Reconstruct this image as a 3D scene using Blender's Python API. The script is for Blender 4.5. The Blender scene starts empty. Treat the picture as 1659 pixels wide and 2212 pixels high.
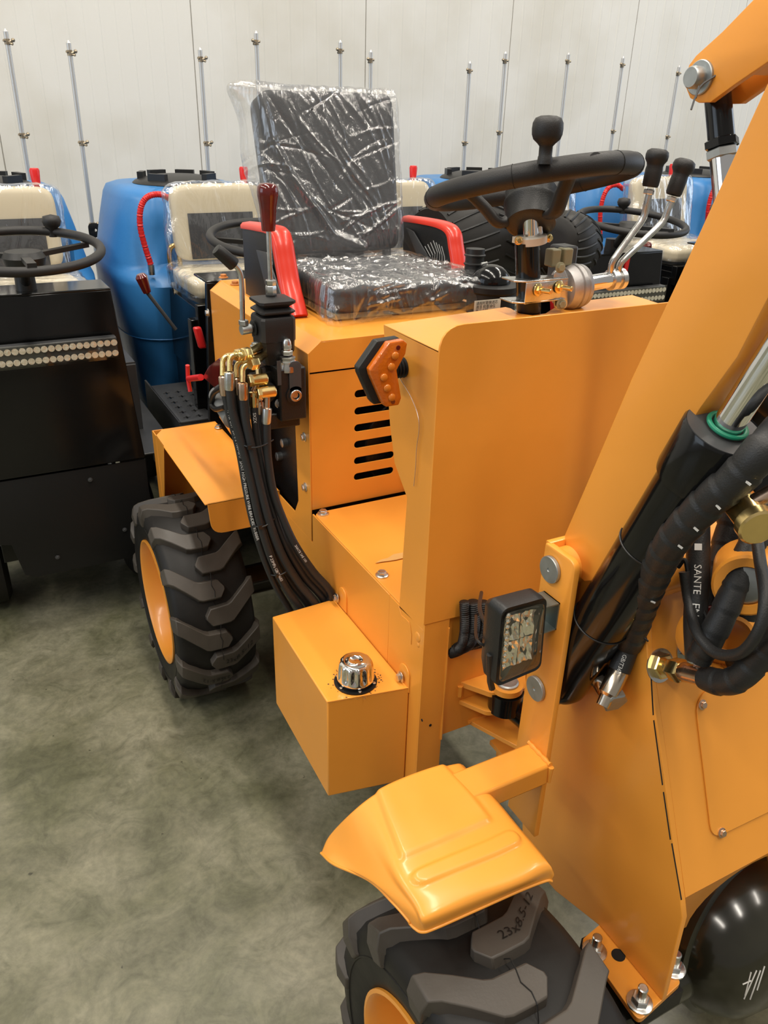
import bpy, bmesh, math, random
from math import sin, cos, tan, pi, radians, atan, sqrt
from mathutils import Vector, Matrix, noise
V = Vector
scene = bpy.context.scene
COL = scene.collection

# ---------------------------------------------------------------- camera
F_PX = 1730.0
TH = atan(871.0 / 1730.0); RO = atan(95 / 3434.0); PH = radians(28.3)
CAM = V((0, 0, 1.562))
FW = V((sin(PH) * cos(TH), cos(PH) * cos(TH), -sin(TH)))
_r0 = V((cos(PH), -sin(PH), 0)); _u0 = _r0.cross(FW)
UP = _u0 * cos(RO) - _r0 * sin(RO); RT = _r0 * cos(RO) + _u0 * sin(RO)
cd = bpy.data.cameras.new('camera'); cd.sensor_fit = 'HORIZONTAL'; cd.sensor_width = 36
cd.lens = 36 * F_PX / 1659.0; cd.clip_start = 0.05; cd.clip_end = 60
cam = bpy.data.objects.new('camera', cd); COL.objects.link(cam)
cam.matrix_world = Matrix(((RT.x, UP.x, -FW.x, CAM.x), (RT.y, UP.y, -FW.y, CAM.y), (RT.z, UP.z, -FW.z, CAM.z), (0, 0, 0, 1)))
scene.camera = cam

# ---------------------------------------------------------------- world, lights, exposure
w = bpy.data.worlds.new('hall_light'); scene.world = w; w.use_nodes = True
bg = w.node_tree.nodes['Background']; bg.inputs[0].default_value = (1.0, 0.95, 0.88, 1); bg.inputs[1].default_value = 0.30
scene.view_settings.view_transform = 'Standard'; scene.view_settings.look = 'None'
scene.view_settings.gamma = 1; scene.view_settings.exposure = 0.0
try: scene.view_settings.use_curve_mapping = False
except Exception: pass

def area(name, loc, target, sx, sy, energy, color):
    l = bpy.data.lights.new(name, 'AREA'); l.shape = 'RECTANGLE'; l.size = sx; l.size_y = sy
    l.energy = energy; l.color = color
    o = bpy.data.objects.new(name, l); COL.objects.link(o); o.location = loc
    o.rotation_euler = (V(target) - V(loc)).to_track_quat('-Z', 'Y').to_euler()
    return o
# rows of hall luminaires under the roof, and the daylight from the open door on the left
WARM = (1.0, 0.93, 0.82)
for i, x in enumerate((-3.0, 0.6, 4.2)):
    for j, y in enumerate((-1.8, 0.6, 3.0)):
        area('hall_luminaire', (x, y, 5.6), (x, y + 0.001, 0), 0.35, 2.0, (95, 85, 100)[j], WARM)
area('daylight_door', (-6.0, 1.5, 2.6), (1.0, 2.0, 0.9), 3.5, 3.5, 95, (0.72, 0.85, 1.0))
area('daylight_rear_door', (7.5, 1.5, 2.4), (1.5, 1.8, 0.8), 3.0, 3.0, 60, (0.7, 0.83, 1.0))

# ---------------------------------------------------------------- picture ray -> point on a known plane of the place
def ray(px, py): return FW * F_PX + RT * (px - 829.5) - UP * (py - 1106)
def onp(px, py, ax, val):
    r = ray(px, py); return CAM + r * ((val - CAM[ax]) / r[ax])
def X(px, py, x): return onp(px, py, 0, x)
def Y(px, py, y): return onp(px, py, 1, y)
def Z(px, py, z): return onp(px, py, 2, z)
def D(px, py, d): return CAM + ray(px, py) * (d / F_PX)
def PL(px, py, p0, n):
    r = ray(px, py); return CAM + r * ((V(p0) - CAM).dot(n) / r.dot(n))
def dep(p): return (V(p) - CAM).dot(FW)

# ---------------------------------------------------------------- materials
def mat(name, col, rough=0.5, metal=0.0, coat=0.0, bump=0.0, bscale=200, var=0.0, vscale=6, spec=0.5, emis=None, estr=0, alpha=1, trans=0, ior=1.45, sub=0):
    m = bpy.data.materials.new(name); m.use_nodes = True; nt = m.node_tree; b = nt.nodes['Principled BSDF']
    b.inputs['Base Color'].default_value = (*col, 1); b.inputs['Roughness'].default_value = rough
    b.inputs['Metallic'].default_value = metal; b.inputs['Coat Weight'].default_value = coat
    b.inputs['Coat Roughness'].default_value = 0.12
    b.inputs['Specular IOR Level'].default_value = spec; b.inputs['IOR'].default_value = ior
    b.inputs['Transmission Weight'].default_value = trans
    if emis: b.inputs['Emission Color'].default_value = (*emis, 1); b.inputs['Emission Strength'].default_value = estr
    tc = nt.nodes.new('ShaderNodeTexCoord')
    if var > 0:
        n = nt.nodes.new('ShaderNodeTexNoise'); n.inputs['Scale'].default_value = vscale; n.inputs['Detail'].default_value = 5
        nt.links.new(tc.outputs['Object'], n.inputs['Vector'])
        mx = nt.nodes.new('ShaderNodeMix'); mx.data_type = 'RGBA'
        mr = nt.nodes.new('ShaderNodeMapRange'); mr.inputs[1].default_value = .3; mr.inputs[2].default_value = .7
        nt.links.new(n.outputs['Fac'], mr.inputs[0]); nt.links.new(mr.outputs[0], mx.inputs[0])
        mx.inputs[6].default_value = (*[c * (1 - var) for c in col], 1); mx.inputs[7].default_value = (*[min(1, c * (1 + var)) for c in col], 1)
        nt.links.new(mx.outputs[2], b.inputs['Base Color'])
        mr2 = nt.nodes.new('ShaderNodeMapRange'); mr2.inputs[1].default_value = .3; mr2.inputs[2].default_value = .7
        mr2.inputs[3].default_value = rough * .85; mr2.inputs[4].default_value = min(1, rough * 1.2)
        nt.links.new(n.outputs['Fac'], mr2.inputs[0]); nt.links.new(mr2.outputs[0], b.inputs['Roughness'])
    if bump > 0:
        n2 = nt.nodes.new('ShaderNodeTexNoise'); n2.inputs['Scale'].default_value = bscale; n2.inputs['Detail'].default_value = 3
        nt.links.new(tc.outputs['Object'], n2.inputs['Vector'])
        bp = nt.nodes.new('ShaderNodeBump'); bp.inputs['Strength'].default_value = bump; bp.inputs['Distance'].default_value = .004
        nt.links.new(n2.outputs['Fac'], bp.inputs['Height']); nt.links.new(bp.outputs[0], b.inputs['Normal'])
    return m
ORANGE = mat('orange_paint', (.80, .315, .040), .33, coat=.25, var=.05, vscale=5, bump=.03, bscale=60)
PRIMER = mat('thin_orange_paint', (.50, .19, .05), .38, var=.25, vscale=25)
BLACKG = mat('black_gloss_paint', (.005, .005, .005), .14, coat=.25, var=.1, spec=.3)
BLACKM = mat('black_powder_coat', (.009, .009, .009), .42, bump=.05, spec=.3)
DARKGREY = mat('dark_grey_steel', (.045, .046, .048), .4, var=.15)
CAST = mat('black_cast_iron', (.012, .012, .012), .38, bump=.25, bscale=350)
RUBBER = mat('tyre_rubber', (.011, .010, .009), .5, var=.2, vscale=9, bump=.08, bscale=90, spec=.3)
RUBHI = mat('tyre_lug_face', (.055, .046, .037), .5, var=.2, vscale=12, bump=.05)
HOSE = mat('hose_rubber', (.016, .016, .016), .48, bump=.15, bscale=500)
PLAST = mat('black_plastic', (.011, .011, .011), .42, bump=.12, bscale=600)
GRIP = mat('soft_black_rubber', (.013, .012, .012), .5, bump=.15, bscale=700)
CHROME = mat('chrome', (.85, .85, .86), .06, 1)
STEEL = mat('zinc_plated_steel', (.62, .62, .60), .28, 1, var=.12, vscale=40)
PINST = mat('grey_pin_steel', (.38, .40, .40), .42, .9, var=.1, vscale=60)
ALU = mat('cast_aluminium', (.42, .40, .39), .45, .85, var=.2, vscale=30, bump=.1, bscale=120)
GOLD = mat('yellow_zinc', (.80, .60, .26), .22, 1, var=.12, vscale=40)
COPPER = mat('warm_plated_steel', (.66, .48, .36), .25, 1, var=.12, vscale=40)
RED = mat('red_vinyl', (.62, .032, .014), .3, coat=.2)
REDP = mat('red_plastic', (.60, .02, .02), .3)
MAROON = mat('dark_red_knob', (.11, .008, .006), .14, coat=.6, var=.3, vscale=30)
VINYL = mat('charcoal_vinyl', (.030, .032, .036), .42, bump=.1, bscale=300)
CREAM = mat('cream_vinyl', (.66, .58, .42), .45)
BLUE = mat('blue_polyethylene', (.030, .17, .42), .38, var=.12, vscale=4, bump=.1, bscale=80)
WHITEP = mat('white_print', (.62, .61, .58), .6)
GREENS = mat('green_seal', (.01, .20, .11), .4)
CREAMP = mat('cream_nylon', (.55, .49, .40), .4)
BRASSY = mat('brass', (.62, .42, .16), .25, 1)
LABEL = mat('paper_label', (.50, .46, .36), .6)
BOOTM = mat('seal_groove_dark', (.005, .005, .005), .7)
MASTM = mat('mast_tube_steel', (.56, .56, .55), .35, .6)
ZINCG = mat('galvanised_bracket', (.20, .24, .24), .35, .8)
SLVBAR = mat('led_reflector', (.80, .76, .64), .2, .45, bump=.8, bscale=90)
GREYP = mat('grey_plastic', (.23, .23, .22), .5)
KHAKI = mat('khaki_plastic', (.24, .22, .13), .45)
AXLEM = mat('axle_black_olive', (.016, .015, .009), .2, coat=.4, var=.3, vscale=14)

def glassy(name, col, rough=.03, fac=.25, bump=0, bscale=30):
    m = bpy.data.materials.new(name); m.use_nodes = True; nt = m.node_tree
    for n in list(nt.nodes): nt.nodes.remove(n)
    out = nt.nodes.new('ShaderNodeOutputMaterial'); mix = nt.nodes.new('ShaderNodeMixShader')
    tr = nt.nodes.new('ShaderNodeBsdfTransparent'); tr.inputs[0].default_value = (*col, 1)
    gl = nt.nodes.new('ShaderNodeBsdfGlossy'); gl.inputs['Roughness'].default_value = rough; gl.inputs[0].default_value = (1, 1, 1, 1)
    lw = nt.nodes.new('ShaderNodeLayerWeight'); lw.inputs[0].default_value = .45
    mr = nt.nodes.new('ShaderNodeMapRange'); mr.inputs[3].default_value = fac * .5; mr.inputs[4].default_value = min(1, fac * 3)
    nt.links.new(lw.outputs['Facing'], mr.inputs[0])
    nt.links.new(mr.outputs[0], mix.inputs[0]); nt.links.new(tr.outputs[0], mix.inputs[1]); nt.links.new(gl.outputs[0], mix.inputs[2])
    if bump:
        tc = nt.nodes.new('ShaderNodeTexCoord'); mp = nt.nodes.new('ShaderNodeMapping')
        mp.inputs['Rotation'].default_value = (.3, .5, .6); mp.inputs['Scale'].default_value = (1, 1, .16)
        n1 = nt.nodes.new('ShaderNodeTexNoise'); n1.inputs['Scale'].default_value = bscale; n1.inputs['Detail'].default_value = 4; n1.inputs['Distortion'].default_value = 1.2
        b = nt.nodes.new('ShaderNodeBump'); b.inputs['Strength'].default_value = bump; b.inputs['Distance'].default_value = .012
        nt.links.new(tc.outputs['Object'], mp.inputs[0]); nt.links.new(mp.outputs[0], n1.inputs['Vector'])
        nt.links.new(n1.outputs['Fac'], b.inputs['Height'])
        nt.links.new(b.outputs[0], gl.inputs['Normal'])
        df = nt.nodes.new('ShaderNodeBsdfDiffuse'); df.inputs[0].default_value = (.8, .8, .8, 1); nt.links.new(b.outputs[0], df.inputs['Normal'])
        m2 = nt.nodes.new('ShaderNodeMixShader'); m2.inputs[0].default_value = .018
        nt.links.new(mix.outputs[0], m2.inputs[1]); nt.links.new(df.outputs[0], m2.inputs[2]); nt.links.new(m2.outputs[0], out.inputs[0])
    else: nt.links.new(mix.outputs[0], out.inputs[0])
    return m
FILM = glassy('clear_plastic_film', (.97, .97, .97), .17, .15, .30, 60)
FILMB = glassy('clear_plastic_film_thin', (.97, .97, .97), .1, .2, .9, 18)
LENS = glassy('clear_lens', (.97, .97, .95), .03, .06)
AMBER = mat('amber_lens', (.55, .115, .004), .10, coat=.6, bump=.3, bscale=120, sub=0)
AMBD = mat('amber_led_dome', (.62, .17, .012), .08, coat=.5)

# ---------------------------------------------------------------- mesh builder
def frame_from(n):
    n = V(n).normalized(); a = V((0, 0, 1)) if abs(n.z) < .9 else V((1, 0, 0))
    u = a.cross(n).normalized(); return u, n.cross(u), n
class MB:
    def __init__(s): s.v = []; s.f = []
    def add(s, vs, fs):
        k = len(s.v); s.v += [V(p) for p in vs]; s.f += [tuple(i + k for i in f) for f in fs]; return s
    def box(s, c, size, ax=None):
        ax = ax or (V((1, 0, 0)), V((0, 1, 0)), V((0, 0, 1))); c = V(c); vs = []
        for k in (-.5, .5):
            for j in (-.5, .5):
                for i in (-.5, .5): vs.append(c + ax[0] * (i * size[0]) + ax[1] * (j * size[1]) + ax[2] * (k * size[2]))
        return s.add(vs, [(0, 2, 3, 1), (4, 5, 7, 6), (0, 1, 5, 4), (2, 6, 7, 3), (0, 4, 6, 2), (1, 3, 7, 5)])
    def bounds(s, a, b):
        return s.box([(a[i] + b[i]) / 2 for i in range(3)], [abs(b[i] - a[i]) for i in range(3)])
    def prism(s, pts, off):
        n = len(pts); off = V(off); vs = [V(p) for p in pts] + [V(p) + off for p in pts]
        return s.add(vs, [tuple(range(n))[::-1], tuple(range(n, 2 * n))] + [(i, (i + 1) % n, n + (i + 1) % n, n + i) for i in range(n)])
    def loft(s, rings, caps=True):
        n = len(rings[0]); vs = [p for r in rings for p in r]; fs = []
        for k in range(len(rings) - 1):
            for i in range(n): fs.append((k * n + i, k * n + (i + 1) % n, (k + 1) * n + (i + 1) % n, (k + 1) * n + i))
        if caps: fs += [tuple(range(n))[::-1], tuple(range((len(rings) - 1) * n, len(rings) * n))]
        return s.add(vs, fs)
    def lathe(s, o, axis, prof, n=28, caps=True, lobes=0, lobe=0, lobz=None):
        u, v, w_ = frame_from(axis); o = V(o); rings = []
        for r, h in prof:
            ring = []
            for i in range(n):
                a = 2 * pi * i / n; rr = r
                if lobes and (lobz is None or lobz[0] <= h <= lobz[1]): rr = r * (1 - lobe * max(0, cos(a * lobes)) ** .6 if cos(a * lobes) > 0 else 1)
                ring.append(o + u * (rr * cos(a)) + v * (rr * sin(a)) + w_ * h)
            rings.append(ring)
        return s.loft(rings, caps)
    def cyl(s, p0, p1, r, r1=None, n=24):
        p0 = V(p0); d = V(p1) - p0; return s.lathe(p0, d, [(r, 0), (r if r1 is None else r1, d.length)], n)
    def tube(s, path, r, n=12, caps=True, closed=False):
        path = [V(p) for p in path]; m = len(path); rings = []
        rr = r if callable(r) else (lambda t: r)
        t0 = (path[1] - path[0]).normalized(); u = frame_from(t0)[0]
        for i in range(m):
            if closed: t = (path[(i + 1) % m] - path[i - 1]).normalized()
            else: t = (path[min(i + 1, m - 1)] - path[max(i - 1, 0)]).normalized()
            u = (u - t * u.dot(t)).normalized(); v = t.cross(u); R = rr(i / (m - 1))
            rings.append([path[i] + u * (R * cos(2 * pi * k / n)) + v * (R * sin(2 * pi * k / n)) for k in range(n)])
        if closed: rings.append(rings[0]); return s.loft(rings, False)
        return s.loft(rings, caps)
    def torus(s, c, axis, R, r, n=48, m=12, a0=0, a1=2 * pi):
        u, v, w_ = frame_from(axis); c = V(c)
        full = abs(a1 - a0 - 2 * pi) < 1e-6
        cnt = n if full else n + 1
        return s.tube([c + u * (R * cos(a0 + (a1 - a0) * i / n)) + v * (R * sin(a0 + (a1 - a0) * i / n)) for i in range(cnt)], r, m, closed=full)
    def hexa(s, p, axis, r, h, n=6): return s.lathe(p, axis, [(r * .9, 0), (r, h * .12), (r, h * .88), (r * .88, h)], n)
    def sphere(s, c, r, axis=(0, 0, 1), sq=1, n=24):
        prof = [(max(1e-4, r * sin(pi * i / 12)), -r * sq * cos(pi * i / 12)) for i in range(13)]
        return s.lathe(c, axis, prof, n)
    def curve2d(s, loops, ext, bev, M):
        cu = bpy.data.curves.new('tmp', 'CURVE'); cu.dimensions = '2D'; cu.fill_mode = 'BOTH'
        cu.extrude = max(0, ext - bev); cu.bevel_depth = bev; cu.bevel_resolution = 1
        if bev > 0: cu.offset = -bev
        for lp in loops:
            sp = cu.splines.new('POLY'); sp.points.add(len(lp) - 1)
            for i, p in enumerate(lp): sp.points[i].co = (p[0], p[1], 0, 1)
            sp.use_cyclic_u = True
        ob = bpy.data.objects.new('tmp', cu); COL.objects.link(ob)
        bpy.context.view_layer.update(); dg = bpy.context.evaluated_depsgraph_get()
        me = bpy.data.meshes.new_from_object(ob.evaluated_get(dg))
        s.add([M @ v.co for v in me.vertices], [tuple(p.vertices) for p in me.polygons])
        bpy.data.objects.remove(ob); bpy.data.curves.remove(cu); bpy.data.meshes.remove(me); return s
    def plate(s, pts, off, holes=(), bev=.0008, rad=None):
        """flat sheet: 3-D outline pts, thickness vector off"""
        off = V(off); t = off.length; u, v, n = frame_from(off); o = V(pts[0])
        f2 = lambda P: [((V(p) - o).dot(u), (V(p) - o).dot(v)) for p in P]
        ol = f2(pts)
        if rad: ol = rounded(ol, rad)
        M = Matrix(((u.x, v.x, n.x, o.x + off.x / 2), (u.y, v.y, n.y, o.y + off.y / 2), (u.z, v.z, n.z, o.z + off.z / 2), (0, 0, 0, 1)))
        return s.curve2d([ol] + [f2(h) for h in holes], t / 2, min(bev, t * .3), M)
    def build(s, name, m, parent=None, smooth=35, bevel=0, sub=0, label=None, solid=0):
        me = bpy.data.meshes.new(name); me.from_pydata([tuple(p) for p in s.v], [], s.f); me.validate()
        bm = bmesh.new(); bm.from_mesh(me); bmesh.ops.remove_doubles(bm, verts=bm.verts, dist=1e-5)
        bmesh.ops.recalc_face_normals(bm, faces=bm.faces); bm.to_mesh(me); bm.free()
        me.materials.append(m)
        if smooth:
            me.polygons.foreach_set('use_smooth', [True] * len(me.polygons)); me.set_sharp_from_angle(angle=radians(smooth))
        o = bpy.data.objects.new(name, me); COL.objects.link(o)
        if parent:
            o.parent = parent
            if parent.type == 'EMPTY': o.matrix_parent_inverse = Matrix.Translation(-parent.location)
        if bevel:
            b = o.modifiers.new('bevel', 'BEVEL'); b.width = bevel; b.segments = 2; b.limit_method = 'ANGLE'; b.angle_limit = radians(40); b.harden_normals = False
        if sub: q = o.modifiers.new('sub', 'SUBSURF'); q.levels = sub; q.render_levels = sub
        if solid: q = o.modifiers.new('solid', 'SOLIDIFY'); q.thickness = solid; q.offset = -1
        if label: o['label'] = label
        return o
def rounded(pts, rad, seg=6):
    n = len(pts); out = []
    for i in range(n):
        r = rad[i] if isinstance(rad, (list, tuple)) else rad
        p = V((*pts[i], 0)); a = V((*pts[i - 1], 0)) - p; b = V((*pts[(i + 1) % n], 0)) - p
        if r <= 0 or a.length < 1e-6 or b.length < 1e-6: out.append(tuple(p.xy)); continue
        ang = a.angle(b); d = min(r / max(.05, tan(ang / 2)), a.length * .48, b.length * .48)
        pa = p + a.normalized() * d; pb = p + b.normalized() * d
        for k in range(seg + 1):
            t = k / seg; q = pa * (1 - t) ** 2 + p * 2 * t * (1 - t) + pb * t * t; out.append(tuple(q.xy))
    return out
def spline(pts, k=8):
    pts = [V(p) for p in pts]; P = [pts[0] * 2 - pts[1]] + pts + [pts[-1] * 2 - pts[-2]]; out = []
    for i in range(1, len(P) - 2):
        for j in range(k):
            t = j / k; a, b, c, d = P[i - 1], P[i], P[i + 1], P[i + 2]
            out.append(.5 * ((2 * b) + (c - a) * t + (2 * a - 5 * b + 4 * c - d) * t * t + (3 * b - a - 3 * c + d) * t ** 3))
    out.append(pts[-1]); return out
def textmesh(body, size, bold=0):
    cu = bpy.data.curves.new('t', 'FONT'); cu.body = body; cu.size = size; cu.fill_mode = 'BOTH'; cu.offset = bold; cu.resolution_u = 2
    ob = bpy.data.objects.new('t', cu); COL.objects.link(ob); bpy.context.view_layer.update()
    me = bpy.data.meshes.new_from_object(ob.evaluated_get(bpy.context.evaluated_depsgraph_get()))
    bm = bmesh.new(); bm.from_mesh(me); bmesh.ops.remove_doubles(bm, verts=bm.verts, dist=1e-6); bm.to_mesh(me); bm.free()
    r = [v.co.copy() for v in me.vertices], [tuple(p.vertices) for p in me.polygons]
    bpy.data.objects.remove(ob); bpy.data.curves.remove(cu); bpy.data.meshes.remove(me); return r
def wraptext(mb, body, size, path, r, s0, toward, flip=1, bold=0):
    """lay printed text along a hose path, on the side that faces the direction toward"""
    vs, fs = textmesh(body, size, bold); path = [V(p) for p in path]
    L = [0]
    for a, b in zip(path, path[1:]): L.append(L[-1] + (b - a).length)
    out = []
    for v in vs:
        s_ = s0 + v.x
        i = max(0, min(len(path) - 2, next((k for k in range(len(L) - 1) if L[k + 1] >= s_), len(path) - 2)))
        t = (s_ - L[i]) / max(1e-6, L[i + 1] - L[i]); p = path[i].lerp(path[i + 1], t)
        ta = (path[min(i + 2, len(path) - 1)] - path[i - 1 if i else 0]).normalized()
        nn = V(toward) - ta * V(toward).dot(ta); nn.normalize(); b = ta.cross(nn) * flip
        a = -(v.y - size * .35) / r
        out.append(p + (nn * cos(a) + b * sin(a)) * (r + .0006))
    return mb.add(out, fs)
def flattext(mb, body, size, o, u, v, bold=0):
    vs, fs = textmesh(body, size, bold); return mb.add([V(o) + V(u) * p.x + V(v) * p.y for p in vs], fs)
def empty(name, loc, label, cat, group=None):
    o = bpy.data.objects.new(name, None); COL.objects.link(o); o.location = loc; o.empty_display_size = .1
    o['label'] = label; o['category'] = cat
    if group: o['group'] = group
    bpy.context.view_layer.update(); return o
def struct(o): o['kind'] = 'structure'; return o
def bolt(name, p, axis, r, parent, m=STEEL, stud=0, washer=True):
    b = MB(); axis = V(axis).normalized(); p = V(p)
    if washer: b.lathe(p, axis, [(r * 1.45, 0), (r * 1.45, r * .25), (r * 1.2, r * .35)], 20)
    b.hexa(p + axis * r * .3, axis, r, r * .8)
    if stud: b.lathe(p + axis * r * 1.0, axis, [(r * .58, 0), (r * .58, stud), (r * .45, stud + r * .1)], 14)
    return b.build(name, m, parent)
def circ(c, u, v, r, n=20, a0=0, a1=2 * pi):
    return [V(c) + V(u) * (r * cos(a0 + (a1 - a0) * i / n)) + V(v) * (r * sin(a0 + (a1 - a0) * i / n)) for i in range(n)]
EX, EY, EZ = V((1, 0, 0)), V((0, 1, 0)), V((0, 0, 1))

# ================================================================ setting
def make_floor():
    m = bpy.data.materials.new('stained_concrete'); m.use_nodes = True; nt = m.node_tree; b = nt.nodes['Principled BSDF']
    tc = nt.nodes.new('ShaderNodeTexCoord')
    def nz(sc, det, dist=0, rough=.6):
        n = nt.nodes.new('ShaderNodeTexNoise'); n.inputs['Scale'].default_value = sc; n.inputs['Detail'].default_value = det
        n.inputs['Distortion'].default_value = dist; n.inputs['Roughness'].default_value = rough
        nt.links.new(tc.outputs['Object'], n.inputs['Vector']); return n
    def ramp(n, stops):
        r = nt.nodes.new('ShaderNodeValToRGB'); r.color_ramp.elements[0].position = stops[0][0]; r.color_ramp.elements[0].color = (*stops[0][1], 1)
        r.color_ramp.elements[1].position = stops[-1][0]; r.color_ramp.elements[1].color = (*stops[-1][1], 1)
        for p, c in stops[1:-1]: e = r.color_ramp.elements.new(p); e.color = (*c, 1)
        nt.links.new(n.outputs['Fac'], r.inputs[0]); return r
    def mul(a, bb, f=1, mode='MULTIPLY'):
        x = nt.nodes.new('ShaderNodeMix'); x.data_type = 'RGBA'; x.blend_type = mode; x.inputs[0].default_value = f
        nt.links.new(a, x.inputs[6]); nt.links.new(bb, x.inputs[7]); return x.outputs[2]
    c1 = ramp(nz(3.2, 8, .6), [(.36, (.105, .105, .060)), (.5, (.160, .155, .102)), (.64, (.215, .205, .145))])
    c2 = ramp(nz(11, 9, 1.5, .7), [(.30, (.60, .60, .55)), (.48, (.92, .92, .89)), (.66, (1.15, 1.13, 1.1))])
    c3 = ramp(nz(60, 3), [(.4, (.9, .9, .9)), (.6, (1.06, 1.06, 1.06))])
    sp = ramp(nz(38, 2, 0), [(.22, (.35, .35, .33)), (.27, (1, 1, 1))])
    col = mul(mul(mul(c1.outputs[0], c2.outputs[0]), c3.outputs[0]), sp.outputs[0])
    # trowel arcs
    wv = nt.nodes.new('ShaderNodeTexWave'); wv.wave_type = 'RINGS'; wv.inputs['Scale'].default_value = .9; wv.inputs['Distortion'].default_value = 7; wv.inputs['Detail'].default_value = 3; wv.inputs['Detail Scale'].default_value = 1.2
    mp = nt.nodes.new('ShaderNodeMapping'); mp.inputs['Location'].default_value = (1.4, -.4, 0); nt.links.new(tc.outputs['Object'], mp.inputs[0]); nt.links.new(mp.outputs[0], wv.inputs['Vector'])
    rw = ramp(wv, [(0, (.80, .80, .78)), (.25, (1, 1, 1)), (1, (1.0, 1.0, 1.0))])
    col = mul(col, rw.outputs[0], .8)
    nt.links.new(col, b.inputs['Base Color'])
    rr = nt.nodes.new('ShaderNodeMapRange'); rr.inputs[1].default_value = .3; rr.inputs[2].default_value = .7; rr.inputs[3].default_value = .30; rr.inputs[4].default_value = .50
    nt.links.new(nz(6, 5).outputs['Fac'], rr.inputs[0]); nt.links.new(rr.outputs[0], b.inputs['Roughness'])
    bp = nt.nodes.new('ShaderNodeBump'); bp.inputs['Strength'].default_value = .12; bp.inputs['Distance'].default_value = .003
    nt.links.new(nz(30, 6).outputs['Fac'], bp.inputs['Height']); nt.links.new(bp.outputs[0], b.inputs['Normal'])
    struct(MB().bounds((-7, -4, -.1), (9, 4.72, 0)).build('floor', m, smooth=0))
make_floor()
WALLY = 4.62
def make_wall():
    m = bpy.data.materials.new('wall_panel_paint'); m.use_nodes = True; nt = m.node_tree; b = nt.nodes['Principled BSDF']
    b.inputs['Roughness'].default_value = .42
    tc = nt.nodes.new('ShaderNodeTexCoord'); n = nt.nodes.new('ShaderNodeTexNoise'); n.inputs['Scale'].default_value = 1.6; n.inputs['Detail'].default_value = 4
    nt.links.new(tc.outputs['Object'], n.inputs['Vector'])
    r = nt.nodes.new('ShaderNodeValToRGB'); r.color_ramp.elements[0].position = .36; r.color_ramp.elements[0].color = (.62, .60, .54, 1)
    r.color_ramp.elements[1].position = .55; r.color_ramp.elements[1].color = (.70, .69, .65, 1)
    nt.links.new(n.outputs['Fac'], r.inputs[0]); nt.links.new(r.outputs[0], b.inputs['Base Color'])
    n2 = nt.nodes.new('ShaderNodeTexNoise'); n2.inputs['Scale'].default_value = 160; nt.links.new(tc.outputs['Object'], n2.inputs['Vector'])
    bp = nt.nodes.new('ShaderNodeBump'); bp.inputs['Strength'].default_value = .12; bp.inputs['Distance'].default_value = .002
    nt.links.new(n2.outputs['Fac'], bp.inputs['Height']); nt.links.new(bp.outputs[0], b.inputs['Normal'])
    # ribbed sheet panels: seams at the panel joints, shallow ribs between
    x0 = Y(424, 190, WALLY).x; x1 = Y(1358, 165, WALLY).x; pw = (x1 - x0) / 3
    prof = []; xs = x0 - pw * 8
    while xs < 9:
        prof += [(xs - .003, 0), (xs - .002, .012), (xs + .002, .012), (xs + .003, 0)]
        k = 13; st = pw / k
        for i in range(1, k):
            c = xs + st * i; d = -.0016 if i % 2 else -.0010
            prof += [(c - .010, 0), (c - .005, d), (c + .003, d), (c + .006, 0)]
        xs += pw
    vs = []; fs = []
    for x, d in prof: vs += [(x, WALLY + d, -.05), (x, WALLY + d, 6.2)]
    for i in range(len(prof) - 1): fs.append((2 * i, 2 * i + 2, 2 * i + 3, 2 * i + 1))
    k = len(vs); xa, xb = prof[0][0], prof[-1][0]
    vs += [(xa, WALLY + .1, -.05), (xb, WALLY + .1, -.05), (xb, WALLY + .1, 6.2), (xa, WALLY + .1, 6.2)]; fs.append((k, k + 3, k + 2, k + 1))
    struct(MB().add(vs, fs).build('wall_back', m, smooth=0))
make_wall()

# ================================================================ orange articulated wheel loader
XS = .62                    # right-hand body side plane
LD = empty('wheel_loader', (.905, 1.25, 0), 'orange articulated mini wheel loader with seat wrapped in clear plastic film, nearest the camera', 'loader')

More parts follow.
